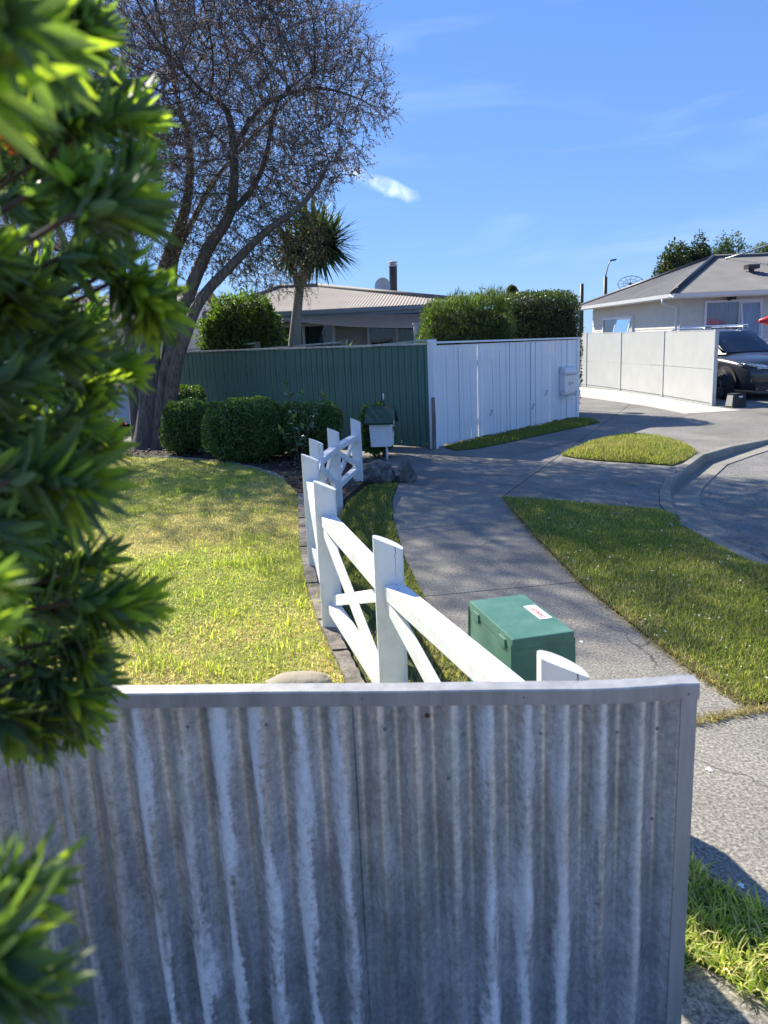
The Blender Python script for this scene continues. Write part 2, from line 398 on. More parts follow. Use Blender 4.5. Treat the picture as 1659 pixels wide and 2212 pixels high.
def blades(name, P, h, wd, colr, mat, lean=.7, parent=None):
    """P Nx3 roots; every blade bends once: a quad and a tip"""
    n = len(P); az = rng.uniform(0, 2 * np.pi, n); hh = h * rng.uniform(.45, 1.35, n); ww = wd * rng.uniform(.6, 1.3, n)
    ln = np.clip(rng.normal(lean, .35, n), .05, 1.6); fa = az + rng.normal(np.pi / 2, .5, n)
    d = np.stack([np.cos(az), np.sin(az), np.zeros(n)], 1); s = np.stack([np.cos(fa), np.sin(fa), np.zeros(n)], 1)
    up = np.array([0, 0, 1.])
    m = P + (d * np.sin(ln * .6)[:, None] + up * np.cos(ln * .6)[:, None]) * (hh * .55)[:, None]
    l2 = np.clip(ln * 1.5, 0, 1.75)
    tp = m + (d * np.sin(l2)[:, None] + up * np.cos(l2)[:, None]) * (hh * .5)[:, None]
    V = np.stack([P - s * ww[:, None] / 2, P + s * ww[:, None] / 2, m + s * ww[:, None] * .42, m - s * ww[:, None] * .42, tp], 1).reshape(-1, 3)
    b = (np.arange(n) * 5)[:, None]
    F = np.concatenate([b + [0, 1, 2], b + [0, 2, 3], b + [3, 2, 4]], 1).reshape(-1, 3)
    C4 = np.repeat(np.concatenate([colr, np.ones((n, 1))], 1), 5, 0)
    o = link(name, arrays(name, V, F, mat, False, {'tint': ('FLOAT_COLOR', C4)}), parent)
    return tag(o, kind='stuff')
MT['grass'] = leafmat('grass blade', None, None, .55, .55, attr='tint', tcol=(1.45, 1.5, .7), spec=.25)
GREEN = np.array([[.37, .44, .095], [.44, .50, .12], [.28, .35, .075], [.52, .54, .19]])
STRAW = np.array([[.68, .58, .32], [.60, .50, .27], [.74, .66, .42], [.50, .42, .22]])
def scatter(poly, dens, zf, strawf, near=(3, 12), far_d=.25):
    P = np.array([p[:2] for p in poly]); lo = P.min(0); hi = P.max(0); n = int((hi - lo).prod() * dens)
    x = rng.uniform(lo[0], hi[0], n); y = rng.uniform(lo[1], hi[1], n)
    keep = inpoly(P, x, y) & (rng.uniform(0, 1, n) < np.interp(y, near, (1, far_d)))
    x, y = x[keep], y[keep]
    s = rng.uniform(0, 1, len(x)) < strawf(x, y)
    c = np.where(s[:, None], STRAW[rng.integers(0, 4, len(x))], GREEN[rng.integers(0, 4, len(x))]) * rng.uniform(.7, 1.3, (len(x), 1))
    return np.stack([x, y, zf(x, y)], 1), c
def ringmound(poly, h, z0, name, mat, rings=7):
    P = np.array([p[:2] for p in poly]); c = P.mean(0); b = MB(); n = len(P)
    def zf(t): return z0 + h * (1 - t ** 2.2)
    for r in range(rings):
        t0, t1 = r / rings, (r + 1) / rings
        for i in range(n):
            a, d = P[i], P[(i + 1) % n]
            q = [(*(c + (a - c) * t1), zf(t1)), (*(c + (d - c) * t1), zf(t1)), (*(c + (d - c) * t0), zf(t0)), (*(c + (a - c) * t0), zf(t0))]
            b.poly(q if r else q[:3])
    o = tag(b.obj(name, mat, smooth=True), kind='structure')
    def height(x, y):
        # radial position inside the outline
        ang = np.arctan2(y - c[1], x - c[0]); pa = np.arctan2(P[:, 1] - c[1], P[:, 0] - c[0]); pr = np.hypot(P[:, 1] - c[1], P[:, 0] - c[0])
        od = np.argsort(pa); R = np.interp(ang, np.r_[pa[od] - 2 * np.pi, pa[od], pa[od] + 2 * np.pi], np.r_[pr[od], pr[od], pr[od]])
        return zf(np.clip(np.hypot(x - c[0], y - c[1]) / R, 0, 1))
    return o, height

# lawn
LZ = .07
lawnE = [G(*p, LZ) for p in [(748, 1480), (722, 1420), (690, 1350), (664, 1270), (650, 1190), (645, 1120), (642, 1066), (612, 1036), (560, 1014), (500, 1001), (420, 992), (330, 988), (200, 986)]]
lawnP = [np.array([.12, 2.45, LZ]), ] + lawnE + [np.array(p) for p in [(-8.5, 12.2, LZ), (-9, 1.62, LZ), (.35, 1.62, LZ)]]
polytop([(p[0], p[1], LZ) for p in lawnP], 'lawn', MT['lawn'], thick=.12)
def straw_lawn(x, y):
    f = fbm(x, y, .9) * .75 + .58
    f = f + .35 * np.exp(-((x + .25) ** 2 / .12 + (y - 3.2) ** 2 / 1.2)) - .3 * np.exp(-((y - 11.2) ** 2 / .6))
    f = f + .28 * np.exp(-((x + 2.2) ** 2 / 3.0 + (y - 8.6) ** 2 / 1.5))
    return np.clip(f, .10, .93)
inview = lambda x, y: (x > -0.5 * y - .3) & (x < .52 * y + .3)
P_, C_ = scatter(lawnP, 13500, lambda x, y: np.full(len(x), LZ), straw_lawn, (2.5, 12), .33)
k_ = inview(P_[:, 0], P_[:, 1]) & (P_[:, 1] > 2.0); P_, C_ = P_[k_], C_[k_]
blades('lawn_grass', P_, .030, .0050, C_, MT['grass'], 1.2)
# coarser tufts standing above the mown lawn
T = []; TC = []
for i in range(150):
    ty = rnd.uniform(2.8, 11.5); tx = rnd.uniform(-.36 * ty, -.35)
    if not inpoly(np.array([p[:2] for p in lawnP]), np.array([tx]), np.array([ty]))[0]: continue
    if fbm(np.array([tx]), np.array([ty]), .9)[0] > .35: continue
    m = rnd.randint(20, 45); a = rng.normal(0, .06, (m, 2)); T.append(np.c_[tx + a[:, 0], ty + a[:, 1], np.full(m, LZ)]); TC.append(GREEN[rng.integers(0, 4, m)] * rng.uniform(.8, 1.3, (m, 1)))
blades('grass_tufts', np.concatenate(T), .085, .006, np.concatenate(TC), MT['grass'], .75)

# verge beside the road
vA = [np.array([p[0], p[1], .0]) for p in PR[1:]] + [G(*p) for p in [(1200, 1083), (1320, 1096), (1420, 1103), (1470, 1116)]]
vB = [np.array([*(K[i] - kn[i] * .13), 0]) for i in (9, 8, 7, 6, 5)]
vergeP = vA + vB + [np.array([2.62, 3.41, 0])]
vg, vgh = ringmound(vergeP, .035, .012, 'verge', MT['verge'], 6)
straw_v = lambda x, y: np.clip(fbm(x, y, 1.1) * .3 + .12 + .35 * (np.abs(x - np.interp(y, [3.2, 4.2, 5.5, 8], [1.66, 1.5, 1.36, 1.27])) < .05), .03, .8)
P_, C_ = scatter(vergeP, 13000, vgh, straw_v, (3.2, 9), .5)
blades('verge_grass', P_, .036, .0042, C_ * .68, MT['grass'], .8)
# small mound of grass by the kerb corner
moundP = [np.array(G(*p)) for p in [(1212, 985), (1250, 970), (1300, 952), (1355, 941), (1420, 946), (1470, 960), (1502, 976), (1500, 986), (1480, 997), (1452, 1007), (1400, 1003), (1340, 999), (1290, 996), (1245, 991)]]
mo, moh = ringmound(moundP, .10, .012, 'grass_mound', MT['verge'], 6)
P_, C_ = scatter(moundP, 9000, moh, lambda x, y: np.clip(fbm(x, y, 1.6) * .3 + .28, .05, .8), (8, 16), .6)
blades('mound_grass', P_, .05, .006, C_ * .6, MT['grass'], .7)
# strip of grass at the foot of the white fence
stripP = [np.array(G(*p)) for p in [(962, 968), (1000, 957), (1100, 936), (1200, 914), (1246, 905), (1275, 906), (1296, 913), (1240, 926), (1180, 938), (1100, 956), (1030, 970), (985, 974)]]
polytop([(p[0], p[1], .012) for p in stripP], 'fence_verge', MT['verge'], thick=.03)
P_, C_ = scatter(stripP, 5000, lambda x, y: np.full(len(x), .012), lambda x, y: np.full(len(x), .12), (8, 20), .6)
blades('fence_verge_grass', P_, .055, .006, C_ * .5, MT['grass'], .6)
# grass strip between the white cross fence and the footpath, and the far patch by the parking pad
side = [(.19, 9.4), (.09, 8.4), (.08, 7.5), (.15, 6.0), (.29, 4.6), (.49, 3.4), (.77, 2.35), (.97, 2.08), (.70, 1.86), (.44, 1.62), (.3, 1.62), (-.02, 2.9), (-.30, 4.1), (-.45, 5.6), (-.50, 7.0), (-.42, 8.2), (-.2, 9.3)]
sideP = [np.array([*p, .0]) for p in side]
polytop([(p[0], p[1], .010) for p in sideP], 'path_verge', MT['verge'], thick=.03)
P_, C_ = scatter(sideP, 8500, lambda x, y: np.full(len(x), .01), lambda x, y: np.clip(.16 + .5 * ((y > 2.4) & (y < 4.6)), 0, .9), (2, 9), .5)
kk = (rng.uniform(0, 1, len(P_)) < np.where((P_[:, 1] > 2.5) & (P_[:, 1] < 5.0) & (P_[:, 0] < np.interp(P_[:, 1], [2.5, 5], [.42, .0])), .22, 1.))
blades('path_verge_grass', P_[kk], .042, .005, C_[kk] * .6, MT['grass'], .8)
farv = [(7.9, 14.9), (8.5, 14.3), (10, 13.9), (14, 13.95), (14, 15.2), (9, 15.3)]
polytop([(*p, .014) for p in farv], 'parking_verge', MT['verge'], thick=.03)
P_, C_ = scatter([np.array([*p, 0]) for p in farv], 2500, lambda x, y: np.full(len(x), .014), lambda x, y: np.full(len(x), .2), (8, 20), .8)
blades('parking_verge_grass', P_, .06, .008, C_ * .7, MT['grass'], .6)
# sunny tuft strip between the two near slabs, longer blades
nearS = [(.66, 1.80), (.74, 1.92), (.86, 2.2), (.96, 2.24), (1.02, 2.12), (1.14, 1.97), (1.5, 1.69), (2.2, 1.36), (1.9, 1.12), (1.2, 1.60), (.94, 1.85), (.84, 1.92)]
polytop([(*p, .012) for p in nearS[:8]] + [(2.0, 1.0, .012), (1.15, 1.50, .012), (.90, 1.76, .012), (.82, 1.84, .012), (.70, 1.76, .012)], 'slab_gap_verge', MT['verge'], thick=.03)
nearG = nearS[:8] + [(1.97, .97), (1.13, 1.465), (.885, 1.735), (.82, 1.815), (.69, 1.74)]
P_, C_ = scatter([np.array([*p, 0]) for p in nearG], 10000, lambda x, y: np.full(len(x), .012), lambda x, y: np.full(len(x), .22), (1, 3), 1)
blades('slab_gap_grass', P_, .062, .006, C_ * 1.1, MT['grass'], .95)
# dry grass growing in the path joint
ja, jb = G(1500, 1562), G(1659, 1531); n_ = 500; tt = rng.uniform(-.1, 1.05, n_)
Pj = np.array(ja)[None] + (np.array(jb) - np.array(ja))[None] * tt[:, None] + rng.normal(0, .012, (n_, 3)) * [1, 1, 0]; Pj[:, 2] = 0
blades('joint_grass', Pj, .05, .004, STRAW[rng.integers(0, 4, n_)] * .6, MT['grass'], 1.2)
# straw fringe along the path edge of the verge
e = np.array(PR[1:]); ss = rng.uniform(0, len(e) - 1.001, 2600); ii = ss.astype(int); Pe = e[ii] + (e[ii + 1] - e[ii]) * (ss - ii)[:, None] + rng.normal(0, .02, (2600, 3)) * [1, 1, 0]; Pe[:, 2] = .004
blades('verge_edge_straw', Pe, .035, .004, STRAW[rng.integers(0, 4, 2600)] * rng.uniform(.3, .7, (2600, 1)), MT['grass'], 1.2)
# daisies in the verge: tiny white heads, too many to count
MT['petal'] = smat('daisy petals', (.85, .85, .82), (.8, .8, .76), 5, .7)
b = MB(); k = 0
while k < 120:
    x = rnd.uniform(1.2, 3.3); y = rnd.uniform(3.4, 8.0)
    if not inpoly(np.array([p[:2] for p in vergeP]), np.array([x]), np.array([y]))[0]: continue
    if fbm(np.array([x]), np.array([y]), 1.7)[0] < -.05 and rnd.random() < .8: continue
    z = float(vgh(np.array([x]), np.array([y]))[0]); r = rnd.uniform(.0035, .0075)
    b.disc((x, y, z + rnd.uniform(.02, .04)), (rnd.uniform(-.4, .4), rnd.uniform(-.6, .2), 1), r, 7); k += 1
tag(b.obj('daisies', MT['petal']), kind='stuff')

# garden bed, mulch, edging
bedP = [lawnE[i] for i in range(6, len(lawnE))] + [np.array(p) for p in [(-6.4, 14.4, 0), (-2.9, 12.75, 0), (-1.3, 12.1, 0), (-.4, 11.4, 0), (.08, 10.4, 0), (.12, 9.75, 0), (-.22, 9.42, 0), (-.46, 8.2, 0)]]
polytop([(p[0], p[1], .055) for p in bedP], 'garden_bed', MT['mulch'], thick=.1)
MT['chip'] = smat('bark chips', (.13, .09, .06), (.05, .035, .025), 14, .9)
P2 = np.array([p[:2] for p in bedP]); lo = P2.min(0); hi = P2.max(0); x = rng.uniform(lo[0], hi[0], 9000); y = rng.uniform(lo[1], hi[1], 9000); kk = inpoly(P2, x, y); x, y = x[kk], y[kk]; n = len(x)
a = rng.uniform(0, 6.28, n); d = np.stack([np.cos(a), np.sin(a), rng.normal(0, .35, n)], 1) * rng.uniform(.012, .04, (n, 1)); s = np.stack([-np.sin(a), np.cos(a), rng.normal(0, .5, n)], 1) * rng.uniform(.005, .013, (n, 1))
p = np.stack([x, y, .062 + rng.uniform(0, .02, n)], 1)
tag(link('bark_chips', arrays('bark_chips', np.stack([p - d - s, p + d - s, p + d + s, p - d + s], 1), np.arange(n * 4).reshape(-1, 4), MT['chip'])), kind='stuff')
# weathered timber sleepers retaining the lawn
MT['sleeper'] = smat('weathered sleeper', (.27, .235, .195), (.10, .085, .07), 9, .92, stretch=(1, 1, 6), bmp=.8, bscale=50)
edg = root('lawn_edging', (0, 0, 0), 'weathered grey timber sleepers edging the lawn beside the white fence', 'edging')
se = [G(*p, LZ) for p in [(765, 1510), (722, 1416), (690, 1348), (664, 1268), (650, 1188), (646, 1125), (643, 1070)]]
for i in range(len(se) - 1):
    a, bb = np.array(se[i]), np.array(se[i + 1]); d = (bb - a) / np.linalg.norm(bb - a); off = np.array([d[1], -d[0], 0]) * .035
    aa = a + off + d * .006; bb = bb + off - d * .006
    b = MB(); nseg = 9
    def fn(u, v, aa=aa, bb=bb, d=d):
        c = aa + (bb - aa) * u; r = np.array([d[1], -d[0], 0]); ang = v * 2 * np.pi + np.pi / 4
        w_ = .04 + .004 * math.sin(u * 31 + v * 9); h_ = .075 + .006 * math.sin(u * 17 + v * 5)
        cx, cz = math.cos(ang), math.sin(ang); m = max(abs(cx), abs(cz)); return c + r * cx / m * w_ + np.array([0, 0, cz / m * h_ - .045])
    b.grid(fn, nseg, 12, True); n0 = len(b.v)
    b.f.append(tuple(range(12))); b.f.append(tuple(range(n0 - 12, n0)))
    b.obj('sleeper', MT['sleeper'], edg)
# pale concrete mowing edge round the bed
bed_e = [lawnE[i] for i in range(7, 12)]
edge2 = root('bed_edging', (0, 0, 0), 'low concrete edging stones between the lawn and the mulch bed', 'edging')
for i in range(len(bed_e) - 1):
    a, c = np.array(bed_e[i]), np.array(bed_e[i + 1]); n = 4
    for j in range(n):
        p, q = a + (c - a) * (j / n + .01), a + (c - a) * ((j + 1) / n - .01); z = .035 + rnd.uniform(-.008, .008)
        MB().bar(p + [0, .04, z - .07], q + [0, .04, z - .07], .085, .10).obj('edging_stone', MT['kerb'], edge2, bevel=.012)
# bird droppings and small litter lie on the slabs as thin blots
def blot(px, py, r, label):
    c = G(px, py, .003); pts = [(c[0] + r * (1 + .35 * math.sin(3 * t + px)) * math.cos(t) , c[1] + 1.5 * r * (1 + .3 * math.sin(5 * t)) * math.sin(t), .003) for t in np.linspace(0, 2 * np.pi, 14, endpoint=False)]
    o = MB().poly(pts).poly([(x, y, .0035) for x, y, z in pts][::-1]).obj('bird_dropping', MT['petal']); return tag(o, label, 'dropping')
blot(1532, 1662, .011, 'large white bird dropping on the sunlit footpath slab')
blot(1602, 1913, .009, 'white bird dropping inside the cabinet shadow on the slab')
blot(1256, 1386, .010, 'white bird dropping on the footpath beside the green cabinet')
# ================================================================== CORRUGATED FENCE (foreground)
def galv(name):
    m, t, b, o = newmat(name)
    tc_ = N(t, 'ShaderNodeTexCoord')
    cr = N(t, 'ShaderNodeAttribute', attribute_name='crest'); stk = N(t, 'ShaderNodeAttribute', attribute_name='streak')
    sp = noise(t, 70, 6, .75); blotch = noise(t, 7, 5, .65); runs = noise(t, 22, 5, .65, (1.0, 1.0, .10), dist=.2)
    fine = noise(t, 190, 3, .7, (1, 1, .55))
    base = ramp(t, blotch, [(.28, (.46, .48, .50)), (.72, (.73, .76, .79))])
    base = mixc(t, .75, base, ramp(t, sp, [(.3, (.55, .55, .55)), (.62, (1.3, 1.3, 1.3))]), 'MULTIPLY')
    base = mixc(t, .5, base, ramp(t, runs, [(.38, (.6, .6, .6)), (.6, (1.2, 1.2, 1.2))]), 'MULTIPLY')
    # white zinc bloom along the crests, broken by runs
    def mm(op, a, bb=None):
        n = N(t, 'ShaderNodeMath', operation=op)
        for i, v in enumerate((a, bb)):
            if v is None: continue
            if isinstance(v, (int, float)): n.inputs[i].default_value = v
            else: L(t, v, n.inputs[i])
        return n.outputs[0]
    edge = mm('ADD', cr.outputs['Fac'], mm('MULTIPLY', mm('SUBTRACT', sp, .5), 1.3))
    edge = mm('ADD', edge, mm('MULTIPLY', mm('SUBTRACT', runs, .5), 1.1))
    core = rng_map(t, edge, .48, 1.0)
    vert = rng_map(t, noise(t, 3.2, 5, .65, (2.8, 1, .7)), .36, .56, .25, 1)
    mask = mm('MULTIPLY', mm('MULTIPLY', core, stk.outputs['Fac']), vert)
    c = mixc(t, mask, base, ramp(t, fine, [(.3, (.80, .80, .80)), (.7, (.97, .97, .96))]))
    dr = rng_map(t, noise(t, 14, 5, .7, (1, 1, .07)), .62, .72, 0, .55)
    c = mixc(t, mm('MULTIPLY', dr, mm('SUBTRACT', 1.0, mask)), c, (.075, .075, .075))
    L(t, c, b.inputs['Base Color']); L(t, rng_map(t, mask, 0, 1, .75, 0), b.inputs['Metallic'])
    L(t, rng_map(t, mask, 0, 1, .36, .8), b.inputs['Roughness'])
    bump(t, b, mm('ADD', sp, mm('MULTIPLY', mask, .6)), .18, .004)
    return m
MT['galv'] = galv('weathered galvanised iron')
MT['zinc'] = smat('folded zinc trim', (.46, .455, .445), (.34, .338, .33), 30, .42, metal=.35, stretch=(1, 1, .15), bmp=.12, bscale=300)
MT['nail'] = smat('dull nail head', (.28, .28, .28), (.18, .18, .18), 60, .6, metal=.5)
MT['rust'] = smat('rusty nail', (.16, .06, .03), (.07, .03, .02), 60, .9)

fA = np.array([.606, 1.425, 0]); fB = np.array([-.55, 1.515, 0]); fd = (fA - fB) / np.linalg.norm(fA - fB)
cf = root('corrugated_fence', (fA[0], fA[1], 0), 'weathered corrugated iron fence with pale streaks and folded metal cap', 'fence', math.atan2(fd[1], fd[0]))
FH = 1.05
def sheet(x0, x1, pitch, phase, yoff, streaks, name='iron_sheet'):
    nx = int((x1 - x0) / pitch * 14); nz_ = 26
    xs = np.linspace(x0, x1, nx + 1); zs = np.linspace(-.02, FH - .012, nz_ + 1)
    X, Z = np.meshgrid(xs, zs, indexing='ij')
    ph = 2 * np.pi * (X - phase) / pitch
    Y = -.0165 * np.cos(ph) + yoff + .0025 * np.sin(X * 5 + Z * 3) + .0012 * np.sin(Z * 9 + X * 11)
    V = np.stack([X, Y, Z], -1).reshape(-1, 3)
    idx = np.arange((nx + 1) * (nz_ + 1)).reshape(nx + 1, nz_ + 1)
    F = np.stack([idx[:-1, :-1], idx[1:, :-1], idx[1:, 1:], idx[:-1, 1:]], -1).reshape(-1, 4)
    crest = (.5 + .5 * np.cos(ph + .45 + .5 * np.sin(Z * 6 + X * 40) + .35 * np.sin(Z * 17 + X * 91))) ** 1.3
    k = np.clip(np.round((X - phase) / pitch).astype(int), -40, 40)
    sv = np.vectorize(lambda q: streaks.get(q, .35))(k)
    return link(name, arrays(name, V, F, MT['galv'], True, {'crest': ('FLOAT', crest.ravel()), 'streak': ('FLOAT', sv.ravel())}), cf)
def fx(px):      # local x on the fence of a pixel column at cap level
    p = G(px, 1500, 1.03); return float((p - np.array([fA[0], fA[1], 1.03])) @ fd)
lap = fx(762)
pr = .0765
ph_r = fx(815)
sheet(lap, -.012, pr, ph_r, 0.0, {-1: .05, 0: .08, 1: .15, 2: .3, 3: .9, 4: .95, 5: .85, 6: .4, 7: .35, 8: .15})
pl = .0865
ph_l = fx(645)
sheet(lap - .78, lap + .018, pl, ph_l, .004, {1: 1.25, 0: 1.3, -1: 1.25, -2: 1.25, -3: 1.3, -4: 1.1, -5: .35, -6: .3, -7: .25})
sheet(lap - 1.55, lap - .765, pl, ph_l, .007, {})
# cap: a folded channel, knocked up at its free end
xs = np.linspace(lap - 1.55, .004, 60)
kick = lambda x: .010 * np.clip((x + .235) / .2, 0, 1) ** 1.6 + .0006 * math.sin(x * 13)
b = MB(); prof = [(-.023, -.031), (-.024, -.001), (-.021, .002), (.017, .002), (.020, -.002), (.020, -.030)]
for i in range(len(xs) - 1):
    for j in range(len(prof) - 1):
        q = []
        for (x, (y, z)) in ((xs[i], prof[j]), (xs[i + 1], prof[j]), (xs[i + 1], prof[j + 1]), (xs[i], prof[j + 1])): q.append((x, y, FH + z + kick(x)))
        b.poly(q)
b.poly([(xs[-1], y, FH + z + kick(xs[-1])) for y, z in prof])
cap = b.obj('cap_rail', MT['zinc'], cf, world=False)
b = MB().box((-.030, -.0215, -.02), (.001, -.0195, FH - .012)).box((-.001, -.0155, -.02), (.001, .02, FH - .005)).box((-.034, .016, -.02), (.001, .018, FH - .005))
b.obj('end_trim', MT['zinc'], cf, world=False)
# nails: pixel places on the sheet
def on_fence(px, py, off=0):
    n = np.array([fd[1], -fd[0], 0]); d = pray(px, py); t_ = ((fA - CAM) @ n) / (d @ n); p = CAM + d * t_ - fA
    return float(p @ fd), float(p[2])
def nail(px, py, mat, r=.0042, y=-.0175):
    x, z = on_fence(px, py); bb = MB(); k = 10
    for q in range(2):
        r0, r1 = r * (1 - q * .45), r * (1 - (q + 1) * .45); y0, y1 = y - q * .0011, y - (q + 1) * .0008
        for i in range(k):
            a0, a1 = 2 * math.pi * i / k, 2 * math.pi * (i + 1) / k
            bb.poly([(x + r0 * math.cos(a0), y0, z + r0 * math.sin(a0)), (x + r0 * math.cos(a1), y0, z + r0 * math.sin(a1)), (x + r1 * math.cos(a1), y1, z + r1 * math.sin(a1)), (x + r1 * math.cos(a0), y1, z + r1 * math.sin(a0))])
    bb.poly([(x + r * .1 * math.cos(2 * math.pi * i / k), y - .0017, z + r * .1 * math.sin(2 * math.pi * i / k)) for i in range(k)])
    bb.obj('nail', mat, cf, world=False)
def r7(x, y): return ((300 + x * 1.2056) * .6636, (2150 + y * 1.2056) * .6636)
for q in [(265, 168), (475, 162), (792, 174), (1003, 187), (1208, 185), (1412, 182), (1520, 172), (962, 305), (1505, 413), (1203, 515), (1484, 736)]: nail(*r7(*q), MT['nail'])
nail(*r7(905, 138), MT['rust'], .006)
for q in [(732, 90), (1162, 86), (1601, 77)]: nail(*r7(*q), MT['nail'], .0022, -.0242)
nail(*r7(1563, 598), MT['nail'], .0022, -.0217)

# ================================================================== WHITE CROSS-BRACED FENCE
def paint(name, c=(.80, .80, .79), dirt=(.56, .55, .51), rough=.5, dscale=6):
    m, t, b, o = newmat(name)
    f = rng_map(t, noise(t, dscale, 7, .75), .50, .75, 0, .75)
    L(t, mixc(t, f, c, dirt), b.inputs['Base Color']); b.inputs['Roughness'].default_value = rough
    bump(t, b, noise(t, 40, 4, .6, (1, 1, .12)), .25, .004)
    return m
MT['white'] = paint('white fence paint')
MT['crack'] = smat('split in timber', (.07, .065, .06), (.04, .04, .04), 20, .95)
wf = root('cross_braced_fence', (0, 0, 0), 'low white timber fence with slanted post tops and crossed braces', 'fence')
posts = [(.43, 1.80, .975), (.01, 3.08, .97), (-.335, 4.36, .985), (-.53, 5.66, .96), (-.585, 6.92, .92), (-.50, 8.14, .875), (-.30, 9.42, .845)]
PRAD = .062
for i, (x, y, h) in enumerate(posts):
    k = 44; b = MB(); zz = [-.1, .3, .65]
    if i + 1 < len(posts): nx_, ny_ = posts[i + 1][0] - x, posts[i + 1][1] - y
    else: nx_, ny_ = x - posts[i - 1][0], y - posts[i - 1][1]
    tx, ty = (-.15, -.12) if i < 4 else (-.10, -.12)
    lx = .0 if i != 6 else -.0
    dn = np.array([.86, -.5]);  # the cut falls towards the path
    def ringp(z, a, top=False):
        ca, sa = math.cos(a), math.sin(a); q_ = (abs(ca) ** 7 + abs(sa) ** 7) ** (-1 / 7) if sa < 0 else 1.0
        px_, py_ = PRAD * ca * q_, PRAD * sa * q_ * (.72 if sa < 0 else 1.0)
        zt = h - .035 - (.46 * px_ + .06 * py_) if top else z
        return (x + px_, y + py_, zt)
    rows = [[ringp(z, 2 * math.pi * j / k) for j in range(k)] for z in zz] + [[ringp(0, 2 * math.pi * j / k, True) for j in range(k)]]
    for r in range(len(rows) - 1):
        for j in range(k): b.poly([rows[r][j], rows[r][(j + 1) % k], rows[r + 1][(j + 1) % k], rows[r + 1][j]])
    b.poly(rows[-1])
    me_o = b.obj('post', MT['white'], wf)
    bm = bmesh.new(); bm.from_mesh(me_o.data); bmesh.ops.remove_doubles(bm, verts=bm.verts, dist=1e-5)
    bmesh.ops.recalc_face_normals(bm, faces=bm.faces); bm.to_mesh(me_o.data); bm.free()
    for p in me_o.data.polygons: p.use_smooth = True
    me_o.data.set_sharp_from_angle(angle=R_(35))
    if i in (0, 1, 4):
        a = -math.pi / 2; cxp, cyp = x + .028, y - PRAD * .72 - .0008
        zt = h - .035 - (.46 * .028 - .06 * PRAD * .72)
        cr_ = MB(); tv = Vector((1, 0, 0)); pv = Vector((cxp, cyp, 0))
        zs_ = np.linspace(zt - .001, zt - (.14 if i else .1), 8); 
        for q in range(7):
            w0, w1 = .0014 * (1 - q / 8), .0014 * (1 - (q + 1) / 8); o0, o1 = .002 * math.sin(q * 2.1), .002 * math.sin((q + 1) * 2.1)
            cr_.poly([pv + tv * (o0 - w0) + Vector((0, 0, zs_[q])), pv + tv * (o0 + w0) + Vector((0, 0, zs_[q])), pv + tv * (o1 + w1) + Vector((0, 0, zs_[q + 1])), pv + tv * (o1 - w1) + Vector((0, 0, zs_[q + 1]))])
        cr_.obj('split', MT['crack'], wf)
for i in range(len(posts) - 1):
    (x0, y0, h0), (x1, y1, h1) = posts[i], posts[i + 1]
    a = np.array([x0, y0, 0.]); c = np.array([x1, y1, 0.]); d = (c - a) / np.linalg.norm(c - a); a = a + d * .05; c = c - d * .05
    sd_ = np.array([d[1], -d[0], 0]); up = np.array([0, 0, 1.])
    zt0, zt1 = (h0 - .235, h1 - .235); zb = .225
    sh = sd_ * (.0)
    MB().bar(a + up * zt0 + sh, c + up * zt1 + sh, .085, .062).obj('top_rail', MT['white'], wf, bevel=.004)
    MB().bar(a + up * zb + sh, c + up * zb + sh, .07, .055).obj('bottom_rail', MT['white'], wf, bevel=.004)
    MB().bar(a + up * (zt0 - .045) + sd_ * .012, c + up * (zb + .04) + sd_ * .012, .032, .062).obj('brace', MT['white'], wf, bevel=.004)
    MB().bar(c + up * (zt1 - .045) - sd_ * .022, a + up * (zb + .04) - sd_ * .022, .032, .062).obj('brace', MT['white'], wf, bevel=.004)

for i in range(3):
    (x0, y0, h0), (x1, y1, h1) = posts[i], posts[i + 1]
    a = np.array([x0, y0, 0.]); c = np.array([x1, y1, 0.]); d = (c - a) / np.linalg.norm(c - a)
    for (p, h) in ((a + d * .10, h0), (c - d * .10, h1)):
        for q in (-.018, .02): MB().tube([p + d * q * .5 + [0, q, h - .235 + .030], p + d * q * .5 + [0, q, h - .235 + .0325]], .0035, 7).obj('nail', MT['nail'], wf)

# ================================================================== GREEN SERVICE CABINET
def greenpaint(name):
    m, t, b, o = newmat(name)
    c = ramp(t, noise(t, 4.5, 5, .6), [(.3, (.035, .12, .085)), (.5, (.07, .18, .125)), (.72, (.13, .25, .18))])
    c = mixc(t, rng_map(t, noise(t, 60, 4, .7), .63, .78, 0, .25), c, (.2, .3, .24))
    L(t, c, b.inputs['Base Color']); b.inputs['Roughness'].default_value = .38; b.inputs['Specular IOR Level'].default_value = .5
    bump(t, b, noise(t, 120, 3, .6), .06, .002)
    return m
MT['cab'] = greenpaint('green cabinet paint')
MT['sticker'] = smat('sticker white', (.85, .85, .83), (.78, .78, .75), 20, .45)
MT['red'] = smat('sticker red', (.65, .03, .03), (.5, .03, .03), 20, .5)
MT['black'] = smat('black print', (.02, .02, .02), (.015, .015, .015), 20, .5)
H_ = .72
cA, cB, cC, cD = [G(*p, H_) for p in [(1000, 1292), (1145, 1288), (1245, 1371), (1105, 1374)]]
ctr = (cA + cB + cC + cD) / 4
ax = ((cB - cA) + (cC - cD)); ax[2] = 0; ax /= np.linalg.norm(ax); ay = np.array([-ax[1], ax[0], 0])
